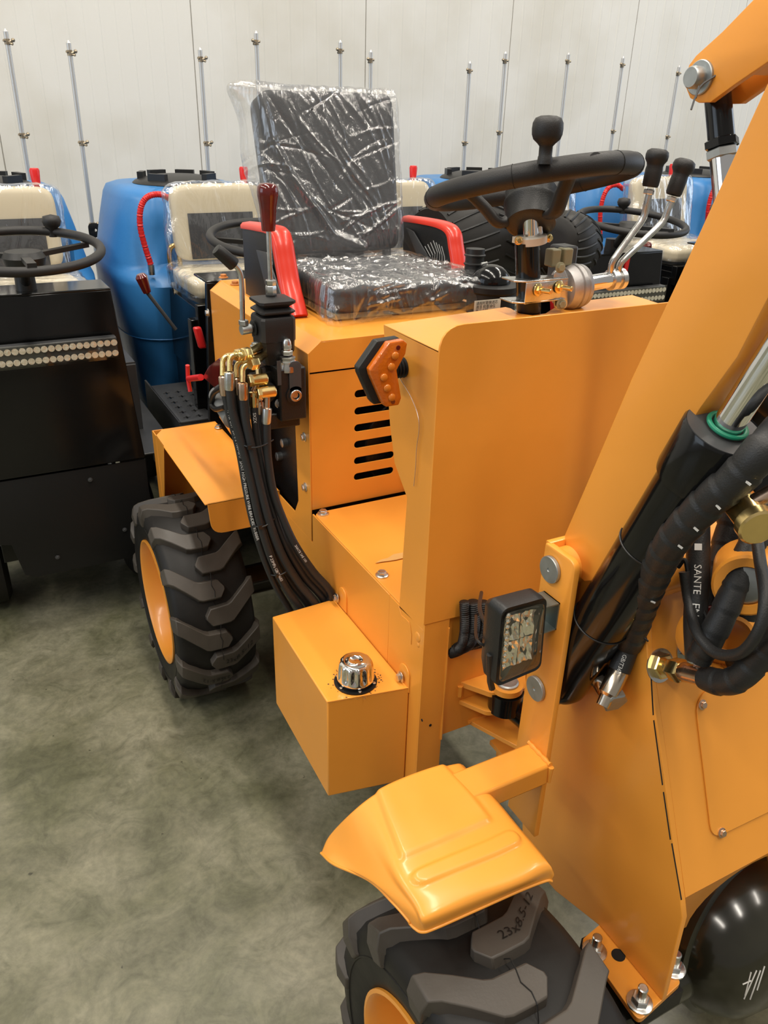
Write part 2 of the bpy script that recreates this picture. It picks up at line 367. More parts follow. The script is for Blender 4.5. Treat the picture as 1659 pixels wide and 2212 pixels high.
# ---------------- wheels 23 x 8.5 - 12
def lugpt(t, th, r): return V((t, -r * cos(th), r * sin(th)))
def make_wheel(center, parent, flip=False, embA=(.0,), embB=(.0,)):
    R = .292; N = 13
    t = MB()
    prof = [(.166, -.090), (.178, -.099), (.205, -.1055), (.235, -.1075), (.258, -.103), (.268, -.088), (.2735, -.05), (.275, 0),
            (.2735, .05), (.268, .088), (.258, .103), (.235, .1075), (.205, .1055), (.178, .099), (.166, .090), (.156, .06), (.156, -.06)]
    t.lathe((0, 0, 0), EX, prof + [prof[0]], 96, caps=False)
    for s in (-1, 1):       # raised rings on the sidewall
        t.torus((s * .0975, 0, 0), EX, .187, .003, 96, 6); t.torus((s * .1065, 0, 0), EX, .226, .0022, 96, 6)
    ty = t.build('tyre', RUBBER, parent, smooth=50); ty.location = center
    l = MB()
    def bar(s, th0):
        st = [(-s * .0300, 0, .003, R, .270), (-s * .0165, 0, .0235, R, .270), (0, 0, .0240, R, .270), (s * .030, .004, .0245, R - .0005, .268),
              (s * .040, .018, .0250, R - .001, .268), (s * .068, .105, .0235, R - .0025, .262), (s * .094, .185, .0225, R - .005, .254),
              (s * .107, .215, .0222, R - .010, .245), (s * .1140, .225, .0215, R - .034, .240), (s * .1120, .232, .017, R - .062, .222)]
        rings = []
        for k, (tt, a, hw, rt, rb) in enumerate(st):
            dr = .006 if 0 < k < 8 else .003
            tb = tt if abs(tt) < .09 else s * min(abs(tt), .098)
            rings.append([lugpt(tb, th0 + a - (hw + dr) / R, rb), lugpt(tt, th0 + a - hw / R, rt), lugpt(tt, th0 + a + hw / R, rt), lugpt(tb, th0 + a + (hw + dr) / R, rb)])
        l.loft(rings)
    P = 2 * pi / N
    for k in range(N): bar(-1, k * P + .05); bar(1, k * P + .05 + P / 2)
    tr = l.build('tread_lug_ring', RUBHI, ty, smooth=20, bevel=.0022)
    # moulding flash line and size marking
    f = MB()
    f.tube([lugpt(.003 * sin(i * 2.1) , i * 2 * pi / 120, R + .0002 if (i % 9) in (0, 1, 2, 3, 4) else .2765) for i in range(120)], .0008, 5, closed=True)
    for (s, k) in embA:
        th0 = k * P + .05 + (P / 2 if s > 0 else 0)
        vs, fs = textmesh('23x8.5-12', .020)
        out = []
        for v in vs:
            if s < 0: tt = .022 - v.x * .95; th = th0 + (.006 - v.y) / R; bend = max(0, -tt - .035)
            else: tt = .008 + v.x * .95; th = th0 + (v.y - .007) / R; bend = max(0, tt - .035)
            th += bend * 3.0; out.append(lugpt(tt, th, R + .0006 - bend * .09))
        f.add(out, fs)
    f.build('moulded_size_marking', RUBBER, ty, smooth=0)
    r = MB(); r.lathe((0, 0, 0), EX, [(.172, -.092), (.180, -.100), (.180, -.104), (.174, -.105), (.168, -.100), (.164, -.085), (.152, -.060), (.150, -.02), (.144, .01), (.10, .018), (.06, .01), (.055, -.02), (.0001, -.022)], 64, caps=False)
    r.lathe((0, 0, 0), EX, [(.172, .088), (.172, .080), (.160, .076), (.150, .060), (.146, .02), (.140, .01)], 64, caps=False)
    for i in range(5): r.hexa((-.02 + .03, .08 * cos(i * 1.2566), .08 * sin(i * 1.2566)), (-1, 0, 0), .010, .012)
    r.build('wheel_rim', ORANGE, ty, smooth=40, label='orange steel wheel rim')
    if flip: ty.rotation_euler = (0, 0, pi)
    return ty
FWC = (.472, .505, .292); RWC = (.446, 1.990, .292)
wr = make_wheel(RWC, LD, embA=((-1, 12), (1, 12)))
wf = make_wheel(FWC, LD, embA=((-1, 4), (1, 3)))
wf.rotation_euler = (.06, 0, .0); wf.scale = (1.10, 1, 1)
wr.rotation_euler = (-.02, 0, 0)
for c in ((1.362, .515, .292), (1.364, 1.990, .292)):      # far-side wheels
    o = wr.copy(); COL.objects.link(o); o.location = c; o.rotation_euler = (0, 0, pi)
    for ch in list(wr.children):
        q = ch.copy(); COL.objects.link(q); q.parent = o
for yc in (.515, 1.99):
    b = MB(); b.lathe((.50, yc, .292), EX, [(.045, 0), (.045, .015), (.085, .016), (.085, .04), (.06, .06), (.045, .07), (.045, .75), (.085, .76), (.085, .785), (.045, .79), (.045, .81)], 28)
    b.build('axle_tube', AXLEM, LD)
# differential housing of the front axle, olive black, seen at the lower right
dc = Z(1612, 2010, .345)
b = MB(); u, v, n = frame_from(V((.12, -1, .18)))
prof = [(.052, -.22), (.075, -.16), (.120, -.10), (.150, -.045), (.158, -.02), (.162, -.018), (.162, .004), (.152, .008), (.146, .03), (.125, .065), (.085, .09), (.045, .10), (.001, .103)]
b.lathe(dc - V((0, -.02, .03)), V((.12, -1, .18)), [(r * .90, h * .95) for r, h in prof], 48)
df = b.build('differential_housing', AXLEM, LD, smooth=50)
b = MB()
for i, (x0, y0, x1, y1) in enumerate(((1604, 2126, 1622, 2118), (1609, 2150, 1622, 2100), (1607, 2157, 1634, 2096), (1620, 2158, 1642, 2096), (1635, 2138, 1651, 2087))):
    pth = []
    for k in range(8):
        t = k / 7; r_ = ray(x0 + (x1 - x0) * t, y0 + (y1 - y0) * t).normalized()
        hit, loc, nn, idx = df.ray_cast(CAM - LD.location * 0, r_)
        if hit: pth.append(loc + nn * .0005)
    if len(pth) > 2: b.tube(pth, .0011, 6)
if b.v: b.build('paint_pen_mark', WHITEP, df)

# ---------------- rear fender (over the rear tyre)
b = MB(); zf = .712; xo = .432
def F(px, py): return Z(px, py, zf)
b.plate([(xo, 1.70, zf), (XS, 1.70, zf), (XS, 2.235, zf), (xo + .03, 2.235, zf), (xo, 2.19, zf)], (0, 0, -.003))
b.plate([(xo + .006, 1.70, zf), (XS, 1.70, zf), (XS, 1.665, zf - .085), (xo + .012, 1.665, zf - .085)], (0, .003, 0), rad=[0, 0, 0, .035])
b.plate([(xo, 2.235, zf), (XS, 2.235, zf), (XS, 2.235, .43), (xo, 2.235, .43)], (0, -.003, 0))
b.plate([(xo, 2.10, zf), (xo, 2.235, zf), (xo, 2.235, .43), (xo, 2.20, .43)], (.003, 0, 0))
fn = b.build('rear_fender', ORANGE, LD, smooth=20, bevel=.001)
bolt('fender_bolt', Z(472, 924, zf + .002) , EZ, .008, fn)
b = MB(); b.tube([(xo + .001, 2.19, zf - .01 - i * .028) for i in range(10)], lambda t: .0016 + .0008 * sin(t * 60), 6); b.build('weld_bead', ORANGE, fn)

# ---------------- body sill, front column and footplate
b = MB()
b.plate([(XS, 1.1205, .742), (XS, 1.492, .742), (XS, 1.492, .668), (XS, 2.235, .668), (XS, 2.235, .575), (XS, 1.1205, .575)], (.004, 0, 0), bev=0)
b.bounds((XS, .994, .36), (XS + .004, 1.12, .7415))
b.bounds((XS, .9895, .3605), (.672, .9938, .80))
b.plate([(.672, .998, .80), (1.19, .998, .80), (1.19, .998, .475), (.672, .998, .475)], (0, .004, 0))
b.bounds((1.186, .992, .36), (1.19, 2.235, .742))
b.bounds((XS + .0045, 1.003, .575), (1.185, 2.2, .580))
sill = b.build('body_frame', ORANGE, LD, smooth=20, bevel=.0015)
b = MB()
b.tube([V((.671, .9885, .735 - i * .02)) for i in range(14)], lambda t: .0018 + .0007 * sin(t * 70), 6)
wob = random.Random(3)
b.tube([X(x, y, XS - .0005) for x, y in ((862, 1310), (868, 1330), (878, 1338), (884, 1345), (886, 1352), (889, 1372), (888, 1392))], .0009, 6)
b.build('weld_bead', ORANGE, sill)
b = MB(); b.sphere(X(902, 1376, XS), .010, EX, .25); b.sphere(X(903, 1393, XS), .005, EX, .4); b.build('filler_spot', ORANGE, sill)
for p in ((911, 1556, 0), (930, 1567, 1)):
    q = X(p[0], p[1], XS - .001) if not p[2] else Y(p[0], p[1], .9885)
    MB().lathe(q, EX if not p[2] else EY, [(.0028, 0), (.0028, .001)], 12).build('small_hole', BOOTM, sill)
# footplate with two bolts and a peeled strip of tape
zp = .745
b = MB(); b.plate([(XS + .002, 1.015, zp), (XS + .002, 1.490, zp), (1.186, 1.490, zp), (1.186, 1.015, zp)], (0, 0, -.004), rad=[.02, .02, 0, 0])
fp = b.build('footplate', ORANGE, LD, smooth=20)
bolt('footplate_bolt', Z(698, 1110, zp), EZ, .009, fp); bolt('footplate_bolt', Z(825, 1243, zp), EZ, .009, fp)
b = MB(); tp = [Z(x, y, zp + .0015) for x, y in ((811, 1217), (822, 1210), (838, 1206), (850, 1198), (872, 1194), (872, 1206), (855, 1210), (842, 1212), (826, 1214))]
b.prism(tp, (0, 0, .001)); b.build('peeled_tape', mat('peeled_film_tan', (.62, .34, .10), .5), fp, smooth=0)

# ---------------- engine hood below the seat
def hoodpt(y, z): return V((XS, y, z))
hs = MB()
yF, yR, zB, zT, zTop = 1.500, 2.19, .668, 1.107, 1.132
hs.plate([hoodpt(yF, zB - .0), hoodpt(yF, zT), hoodpt(yR, zT), hoodpt(yR, .74), hoodpt(1.70, zB)], (.003, 0, 0),
         holes=[[hoodpt(1.585, .985), hoodpt(1.575, .74), hoodpt(1.60, .70), hoodpt(1.76, .70), hoodpt(1.84, .80), hoodpt(1.84, .90), hoodpt(1.80, .985)]])
hs.prism([(XS, yF, zT), (XS, yR, zT), (.650, yR, zTop), (.650, yF, zTop)], (0.002, 0, -.003))
hs.prism([(.650, yF, zTop), (.650, yR, zTop), (1.16, yR, zTop), (1.16, yF, zTop)], (0, 0, -.003))
hs.prism([(1.16, yF, zTop), (1.16, yR, zTop), (1.19, yR, zT), (1.19, yF, zT)], (0, 0, -.003))
hs.prism([(1.19, yF, zB), (1.19, yF, zT), (1.19, yR, zT), (1.19, yR, zB)], (-.003, 0, 0))
hs.plate([(XS + .003, yF, 1.067), (XS + .003, yF, zT - .001), (.651, yF, zTop - .002), (1.159, yF, zTop - .002), (1.187, yF, zT - .001), (1.187, yF, 1.067)], (0, .003, 0))
hs.prism([(XS, yR, .74), (XS, yR, zT), (.65, yR, zTop), (1.16, yR, zTop), (1.19, yR, zT), (1.19, yR, .74)], (0, -.003, 0))
hood = hs.build('engine_hood', ORANGE, LD, smooth=20, bevel=.0012)
for x, y in ((658, 944), (660, 1052)): bolt('hood_bolt', X(x, y, XS), -EX, .0075, hood)
bolt('hood_bolt', X(450, 676, XS), -EX, .008, hood)
for x, y in ((483, 600), (508, 615)): bolt('hood_bolt', Z(x, y, zTop), EZ, .009, hood, m=PRIMER)
lp = MB()
zs = [Y(765, y, yF).z for y in (853, 890, 927, 963, 997, 1032)]
holes = []
for k, z in enumerate(zs):
    z = zs[0] + (zs[-1] - zs[0]) * k / 5; r = .0085; xa, xb = .737, .822
    holes.append(circ((xb, yF, z), EX, EZ, r, 9, -pi / 2, pi / 2 + .39) + circ((xa, yF, z), EX, EZ, r, 9, pi / 2, 3 * pi / 2 + .39))
lp.plate([(XS + .004, yF + .002, .7465), (XS + .004, yF + .002, 1.063), (1.186, yF + .002, 1.063), (1.186, yF + .002, .7465)], (0, .003, 0), holes=[[V((p.x, yF + .002, p.z)) for p in h] for h in holes])
louv = lp.build('louvre_panel', ORANGE, LD, smooth=20)
bolt('louvre_bolt', Y(886, 1048, yF - .02) + V((0, .015, 0)), -EY, .008, louv, m=COPPER)
# dark engine inside the hood, seen through the louvres and the side opening
e = MB(); e.bounds((.70, 1.62, .60), (1.10, 2.05, 1.02)); e.bounds((.665, 1.60, .60), (.72, 1.9, .92))
e.cyl((.90, 1.55, .85), (.90, 1.65, .85), .12)
for x, y in ((611, 957), (600, 986)): e.lathe(X(x, y, .66), -EX, [(.009, -.01), (.009, .004)], 14)
e.build('engine_block', CAST, LD, bevel=.004)
for x, y in ((611, 957), (600, 986)): MB().lathe(X(x, y, .655), -EX, [(.011, -.01), (.011, .003), (.009, .004)], 18).build('engine_plug', PINST, LD)

# ---------------- hydraulic oil tank with chrome filler cap
tk = MB(); xl = .462
TT = .5875; TB = .352
fl = Z(707, 1517, TT); bl = Z(588, 1332, TT); fr = X(883, 1498, XS - .001); br = X(722, 1293, XS - .001)
top = [V((fl.x, fl.y, TT)), V((XS - .001, fr.y, TT)), V((XS - .001, br.y, TT)), V((bl.x, bl.y, TT))]
tk.prism(top, (0, 0, -(TT - TB)))
tank = tk.build('hydraulic_oil_tank', ORANGE, LD, smooth=20, bevel=.0025)
for (x, y, bx, by) in ((739, 1280, 728, 1291), (872, 1448, 866, 1462)):
    c = X(x, y + 18, XS - .003); pts = [c + V((0, -.020, -.02)), c + V((0, .020, -.02))] + circ(c + V((0, 0, .012)), EY, EZ, .020, 10, 0, pi)
    tb = MB().plate(pts, (.003, 0, 0)).build('mounting_tab', ORANGE, tank)
    bolt('tab_bolt', X(bx, by, XS - .006), -EX, .0075, tank)
b = MB(); e0 = [V((fl.x, fl.y, TT)), V((XS - .001, fr.y, TT))]
b.tube([e0[0].lerp(e0[1], i / 24) + V((0, 0, .0006)) for i in range(25)], lambda t: .0013 + .0006 * sin(t * 90), 6); b.build('weld_bead', ORANGE, tank)
cc = Z(768, 1472, TT)
b = MB(); b.lathe(cc, EZ, [(.041, 0), (.041, .003), (.034, .0032), (.034, .008)], 40); cf = b.build('filler_flange', BLACKM, tank)
b = MB()
for i in range(6):
    a = i * pi / 3 + .3; b.hexa(cc + V((.0365 * cos(a), .0365 * sin(a), .003)), EZ, .0035, .003)
b.build('flange_screw', STEEL, tank)
b = MB()
def caprings():
    n = 72; rings = []
    for r, h, f in ((.0345, .008, 0), (.036, .010, 0), (.0355, .015, 0), (.0348, .019, .7), (.034, .028, 1), (.033, .038, 1), (.032, .043, .6), (.0295, .0475, .12), (.026, .0495, 0), (.022, .0500, 0), (.0145, .0500, 0), (.0135, .0512, 0), (.012, .0500, 0), (.0001, .0499, 0)):
        rings.append([cc + V((cos(2 * pi * i / n), sin(2 * pi * i / n), 0)) * (r - f * .0042 * max(0, cos(12 * 2 * pi * i / n)) ** .5 if cos(12 * 2 * pi * i / n) > 0 else r) + V((0, 0, h)) for i in range(n)])
    return rings
b.loft(caprings()); b.build('filler_cap', mat('filler_cap_chrome', (.80, .76, .70), .1, 1), tank, smooth=60)
st = MB(); rg = random.Random(5)
for i in range(46):
    a = rg.uniform(0, 2 * pi); r = rg.uniform(.041, .052); p = cc + V((r * cos(a), r * sin(a), .0002)); q = rg.uniform(.0006, .0022)
    st.lathe(p, EZ, [(q, 0), (q * .8, .0003)], 7)
st.build('oil_grime', mat('oil_grime', (.10, .05, .015), .5), tank, smooth=0)

# ---------------- dash cowl
zc = 1.243; yc0 = .992
cw = MB()
cw.plate([X(828, 702, XS), X(842, 915, XS), X(852, 1000, XS), X(879, 1075, XS), X(862, 1312, XS), V((XS, yc0, .742)), V((XS, yc0, zc))], (.003, 0, 0))
tp = [V((XS, yc0, zc)), V((XS, 1.17, zc)), Z(1092, 663, zc), Z(1104, 666, zc), Z(1122, 677, zc), Z(1150, 681, zc), Z(1178, 677, zc), Z(1192, 668, zc), Z(1215, 655, zc), Z(1365, 637, zc), V((1.19, 1.13, zc)), V((1.19, yc0, zc))]
cw.plate(tp, (0, 0, -.003))
cw.plate([V((1.19, yc0, zc)), V((1.19, 1.15, zc)), V((1.19, 1.08, .74)), V((1.19, yc0, .74))], (-.003, 0, 0))
cowl = cw.build('dash_cowl', ORANGE, LD, smooth=20, bevel=.001)
b = MB(); zt = 1.281
b.plate([(XS - .003, yc0 - .004, .757), (XS - .003, yc0 - .004, zt), (1.195, yc0 - .004, zt), (1.195, yc0 - .004, .735)], (0, .004, 0), rad=[0, .042, .03, 0])
b.build('cowl_front_plate', ORANGE, cowl, smooth=20)
b = MB(); b.tube(spline([X(x, y, XS - .004) for x, y in ((860, 812), (876, 837), (888, 858), (900, 887), (905, 909), (905, 933), (900, 969), (898, 1010), (894, 1050))], 6), .0008, 6); b.build('lamp_cable', COPPER, cowl)

# amber turn signal on the cowl side
sgA = .575
def S(px, py): return Y(px, py, 1.03)
ol = [S(x, y) for x, y in ((841, 741), (873, 735), (881, 742), (877, 765), (858, 800), (868, 860), (862, 876), (835, 880), (828, 872), (802, 812), (800, 800))]
b = MB(); b.plate(ol, (0, .016, 0), bev=.003, rad=.004); sig = b.build('turn_signal', AMBER, LD, smooth=40, label='amber boomerang-shaped turn signal')
b = MB(); b.plate([p + V((-.012 if p.x < ol[0].x + .004 else 0, .016, 0)) for p in ol], (0, .018, 0), bev=.004, rad=.005); b.build('lamp_backing', PLAST, sig)
b = MB()
for x, y in ((853, 768), (845, 792), (829, 815), (836, 838), (846, 858)): b.sphere(S(x, y) + V((0, -.001, 0)), .0062, (0, -1, 0), .55)
b.build('led_dome', AMBD, sig)
b = MB()
for x, y in ((860, 751), (849, 868)): b.lathe(S(x, y), -EY, [(.0035, -.001), (.0035, .0008)], 12)
b.build('lens_screw', MAROON, sig)
b = MB(); c = X(872, 793, XS); prof = []
for i in range(5): prof += [(.016, i * .006), (.017, i * .006 + .002), (.0125, i * .006 + .004)]
b.lathe(c, -EX, prof, 24); b.build('rubber_mount', GRIP, sig)

# ---------------- steering column, wheel
cy = 1.14
base = Z(1150, 672, zc); ctop = Y(1147, 520, base.y)
b = MB(); b.lathe(base - V((0, 0, .05)), ctop - base, [(.0215, 0), (.0215, (ctop - base).length + .05)], 32); col = b.build('steering_column', BLACKG, LD)
ax = (ctop - base).normalized()
b = MB(); b.lathe(ctop + ax * -.004, ax, [(.0275, 0), (.0275, .012), (.018, .012)], 32); b.box(ctop + V((-.03, -.003, .003)), (.014, .014, .01)); b.box(ctop + V((.028, -.003, .003)), (.012, .014, .012)); cl = b.build('nylon_collar', CREAMP, col)
bolt('collar_bolt', ctop + V((-.033, -.008, .003)), (-.3, -1, 0), .005, col, GOLD); bolt('collar_bolt', ctop + V((.032, -.008, .004)), (.2, -1, 0), .005, col, GOLD)
b = MB(); b.cyl(ctop, ctop + ax * .07, .0135); b.cyl(ctop + V((.016, -.006, 0)), ctop + V((.016, -.006, 0)) + ax * .05, .004); b.build('column_shaft', CHROME, col)
# wheel plane, tipped away from the driver
wc = D(1148, 396, dep(ctop) + .01)
nrm = V((-.065, .25, 1)).normalized()
uu = EX - nrm * EX.dot(nrm); uu.normalize(); vv = nrm.cross(uu)
b = MB(); RW = .170
rimc = wc
b.torus(rimc, nrm, RW, .0178, 96, 20); sw = b.build('steering_wheel', GRIP, LD, smooth=60)
b = MB()
for a in (-1.35, -.9, .3, 2.8, 3.9): 
    c = rimc + (uu * cos(a) + vv * sin(a)) * RW; b.torus(c, (vv * cos(a) - uu * sin(a)), .0179, .0006, 24, 6)
b.build('rim_seam', BOOTM, sw)
hubb = ctop + ax * .024; hubc = hubb.lerp(rimc, .45); hax = (rimc - hubb).normalized()
for a in (-pi / 2 + .02, .45, pi - .30):
    d = uu * cos(a) + vv * sin(a); s = MB()
    pth = spline([hubc + d * .030 - nrm * .012, hubc + d * .060 - nrm * .018, hubc + d * .085 + nrm * .012, hubc + d * .115 + nrm * .040, hubc + d * .165 + nrm * .046], 6)
    sd = nrm.cross(d).normalized(); rings = []
    for i, p in enumerate(pth):
        t = (pth[min(i + 1, len(pth) - 1)] - pth[max(i - 1, 0)]).normalized(); nn = sd.cross(t); hw = .0165 - .003 * i / len(pth)
        rings.append([p + sd * (hw * cos(k * pi / 5)) + nn * (.0095 * sin(k * pi / 5)) for k in range(10)])
    s.loft(rings); sp = s.build('spoke', GRIP, sw, smooth=60)
    g = MB()
    for k in range(3):
        i = int(len(pth) * (.62 + .04 * k * 1.5)); p = pth[min(i, len(pth) - 1)]; g.tube([p + sd * (.0172 * cos(q * pi / 8)) + nrm * (.0102 * sin(q * pi / 8)) for q in range(-8, 9)], .0008, 5)
    g.build('spoke_groove', BOOTM, sp) if False else None
b = MB(); b.lathe(hubb, hax, [(.036, 0), (.042, .004), (.045, .038), (.047, .041), (.047, .045), (.043, .047), (.045, .066), (.041, .071), (.001, .072)], 40); b.build('wheel_hub', PLAST, sw, smooth=40)
kb = rimc + (uu * cos(-1.32) + vv * sin(-1.32)) * RW
kpos = Y(1177, 346, kb.y)
b = MB(); kprof = [(.0160, -.005), (.0150, .010), (.0140, .012), (.0140, .032), (.0155, .038), (.0225, .046), (.0255, .056), (.0262, .068), (.0255, .080), (.0215, .090), (.013, .0945), (.001, .0955)]
b.lathe(V((kpos.x, kb.y, kpos.z - .002)), (0, .03, 1), [(r_ * (.88 if h > .036 else .72), h * .655) for r_, h in kprof], 36); b.build('spinner_knob', GRIP, sw, smooth=60)

# steering-side control valve: clamp bracket, pump body, tube with two bent levers
dv = dep(base) - .02
b = MB()
yv = base.y - .02
P_ = lambda x, y, o=0: Y(x, y, yv + o)
br0 = [P_(1118, 608), P_(1219, 600)]; ud = (br0[1] - br0[0]).normalized(); hgt = .037
o_ = P_(1138, 611, -.012); L1 = .078
b.plate([o_, o_ + ud * L1, o_ + ud * L1 - EZ * .031, o_ - EZ * .037], (0, .003, 0))
for s, zz in ((1, 0), (-1, -.036)):
    b.plate([o_ + V((0, 0, zz)), o_ + ud * (L1 + .012) + V((0, 0, zz + (.004 if s < 0 else 0))), o_ + ud * (L1 + .012) + V((0, .03, zz + (.004 if s < 0 else 0))), o_ + V((-.018, .05, zz)), o_ + V((-.018, .012, zz))], (0, 0, .003))
b.plate([P_(1196, 586, -.005), P_(1219, 580, -.005), P_(1228, 600, -.005), P_(1226, 668, -.005), P_(1198, 668, -.005)], (0, .003, 0), rad=.01)
vb = b.build('lever_valve_bracket', STEEL, LD, bevel=.0006)
for x, y in ((1162, 626), (1207, 620)):
    p = P_(x, y, -.012); bolt('stud_nut', p, (.25, -1, .05), .0078, vb, GOLD, stud=.02)
for x, y in ((1210, 578), (1212, 657)): bolt('body_bolt', P_(x, y, -.014), (-.2, -1, .1), .0065, vb, KHAKI)
pb = MB(); pc = P_(1222, 621, .022); pa = V((1, .05, .03)).normalized()
pb.lathe(pc, pa, [(.030, -.012), (.036, -.010), (.040, 0), (.0415, .006), (.0375, .008), (.0375, .010), (.0405, .012), (.0405, .021), (.0375, .022), (.0375, .024), (.0395, .026), (.038, .034), (.033, .038), (.001, .038)], 48)
pump = pb.build('lever_valve_body', ALU, LD, smooth=40)
b = MB(); b.box(P_(1212, 590, .05), (.035, .04, .10)); b.build('valve_backing_block', DARKGREY, pump, bevel=.004)
b = MB(); 
for x, y in ((1194, 556), (1220, 554)): b.box(P_(x, y, .03), (.020, .022, .03))
b.box(P_(1206, 560, .034), (.036, .012, .026)); b.build('solenoid_block', KHAKI, pump, bevel=.0025)
b = MB(); t0 = P_(1272, 612, .01); t1 = P_(1338, 601, .01)
b.cyl(t0 - (t1 - t0) * .3, t1, .0145); tubeo = b.build('lever_tube', CHROME, pump)
b = MB(); td = (t1 - t0).normalized()
for a, wd in ((P_(1322, 604, .01), .014), (P_(1339, 602, .01), .012)): b.lathe(a - td * wd / 2, td, [(.0145, 0), (.019, .001), (.019, wd - .001), (.0145, wd)], 32)
b.build('lever_clamp', STEEL, pump)
for k, (pts, kn) in enumerate(((((1319, 590), (1322, 570), (1332, 552), (1368, 502), (1390, 470), (1397, 440), (1405, 408)), ((1404, 404), (1423, 322))), (((1335, 592), (1339, 572), (1352, 556), (1398, 513), (1432, 478), (1444, 450), (1455, 425)), ((1454, 421), (1482, 345))))):
    b = MB(); pth = spline([P_(x, y, .01 - .01 * i / 6) for i, (x, y) in enumerate(pts)], 8); b.tube(pth, .0062, 14)
    lv = b.build('control_lever', STEEL, LD, smooth=60, label='bent steel control lever')
    ka = P_(*kn[0], 0); kt = P_(*kn[1], 0); kd = (kt - ka).normalized(); hh = (kt - ka).length
    b = MB(); b.hexa(ka - kd * .012, kd, .0095, .008); b.build('lock_nut', STEEL, lv)
    b = MB(); b.lathe(ka, kd, [(.0128, 0), (.0145, .004), (.0150, hh * .45), (.0140, hh * .55), (.0150, hh * .62), (.0192, hh * .72), (.0200, hh * .84), (.0185, hh * .94), (.013, hh), (.001, hh + .001)], 32); b.build('lever_knob', GRIP, lv, smooth=60)

# ---------------- seat in plastic film
def softbox(fr, sx, sy, sz, nx=22, ny=6, nz=22, exp=7.0, fn=None):
    """rounded cushion: fr = (origin, a, b, c) axes; centred; returns MB"""
    o, a, b_, c = fr; m = MB(); idx = {}
    def P(i, j, k):
        key = (i, j, k)
        if key in idx: return idx[key]
        p = V((2 * i / nx - 1, 2 * j / ny - 1, 2 * k / nz - 1))
        s = (abs(p.x) ** exp + abs(p.y) ** exp + abs(p.z) ** exp) ** (1 / exp); q = p / s if s > 0 else p
        q = V((q.x * sx / 2, q.y * sy / 2, q.z * sz / 2))
        if fn: q = fn(q, p)
        idx[key] = len(m.v); m.v.append(V(o) + a * q.x + b_ * q.y + c * q.z); return idx[key]
    for i in range(nx):
        for j in range(ny):
            for k in (0, nz): m.f.append((P(i, j, k), P(i + 1, j, k), P(i + 1, j + 1, k), P(i, j + 1, k)))
    for i in range(nx):
        for k in range(nz):
            for j in (0, ny): m.f.append((P(i, j, k), P(i + 1, j, k), P(i + 1, j, k + 1), P(i, j, k + 1)))
    for j in range(ny):
        for k in range(nz):
            for i in (0, nx): m.f.append((P(i, j, k), P(i, j + 1, k), P(i, j + 1, k + 1), P(i, j, k + 1)))
    return m
def mkfolds(seed, n, ax, half, dirs, hmin=.002, hmax=.006, lmin=.06, lmax=.22):
    g = random.Random(seed); out = []
    for i in range(n):
        c = (g.uniform(-half[0], half[0]), g.uniform(-half[1], half[1])); d = dirs[g.randrange(len(dirs))]; a = math.atan2(d[1], d[0]) + g.uniform(-.28, .28)
        L_ = g.uniform(lmin, lmax) / 2; out.append((c, (cos(a), sin(a)), L_, g.uniform(hmin, hmax) * g.choice((1, 1, -1)), g.uniform(.0022, .0055), g.uniform(-2.5, 2.5)))
    return ax, out
def film_fn(sx, sy, sz, ears=(), amp=.005, seed=0, sc=14, streak=(1, 0, 0), folds=None, extra=()):
    sd = V((seed * 7.3, seed * 3.1, seed)); stv = V(streak).normalized()
    def fn(q, p):
        along = q.dot(stv); perp = q - stv * along
        w_ = V((perp.x * sc * 2.2, perp.y * sc * 2.2, perp.z * sc * 2.2)) + stv * along * sc * .5 + sd
        r = noise.noise(w_) * .8 + (1 - abs(noise.noise(w_ * 1.7))) * .6 - .4
        nrm = V((p.x ** 5, p.y ** 5, p.z ** 5)); nrm = nrm.normalized() if nrm.length > 0 else nrm
        q = q + nrm * (amp * r)
        if folds:
            (i0, i1, i2), fl = folds; h = 0
            for c, d, L_, hh, wd, cv in fl:
                rx, ry = q[i0] - c[0], q[i1] - c[1]; s_ = rx * d[0] + ry * d[1]
                if abs(s_) > L_ * 1.3: continue
                t_ = -rx * d[1] + ry * d[0] - cv * s_ * s_; h += hh * math.exp(-(t_ / wd) ** 2) * max(0, 1 - (s_ / (L_ * 1.3)) ** 2)
            q = q + nrm * h
            for pts, hh, wd in extra:
                best = 9
                for (ax_, ay_), (bx_, by_) in zip(pts, pts[1:]):
                    vx, vy = bx_ - ax_, by_ - ay_; t_ = max(0, min(1, ((q[i0] - ax_) * vx + (q[i1] - ay_) * vy) / (vx * vx + vy * vy)))
                    best = min(best, math.hypot(q[i0] - ax_ - vx * t_, q[i1] - ay_ - vy * t_))
                q = q + nrm * (hh * math.exp(-(best / wd) ** 2))
        for c, d, rad in ears:
            cc_ = V((c[0] * sx / 2, c[1] * sy / 2, c[2] * sz / 2)); ww = math.exp(-((q - cc_).length / rad) ** 2); q = q + V(d) * ww
        return q
    return fn
bTL, bTR = Y(556, 196, 2.05), Y(850, 193, 2.05); bBL, bBR = Y(608, 545, 1.945), Y(868, 541, 1.945)
up_ = ((bTL + bTR) - (bBL + bBR)) / 2; H_ = up_.length; up_.normalize()
su = EX; sn = up_.cross(su).normalized()   # sn points to +? (rear) fixed below
if sn.y < 0: sn = -sn
ctr = (bTL + bTR + bBL + bBR) / 4 + sn * .045
Wt = (bTR - bTL).length; Wb = (bBR - bBL).length; ctx = (bTL.x + bTR.x) / 2 - (bBL.x + bBR.x) / 2
def taper(q, p):
    t = p.z; q.x = q.x * (1 + t * (Wt - Wb) / (Wt + Wb)) + ctx * .5 * t; return q
Wm = (Wt + Wb) / 2
bk = softbox((ctr, su, sn, up_), Wm, .085, H_, 40, 10, 40, 15, taper)
seat = bk.build('seat_backrest', VINYL, LD, smooth=60)
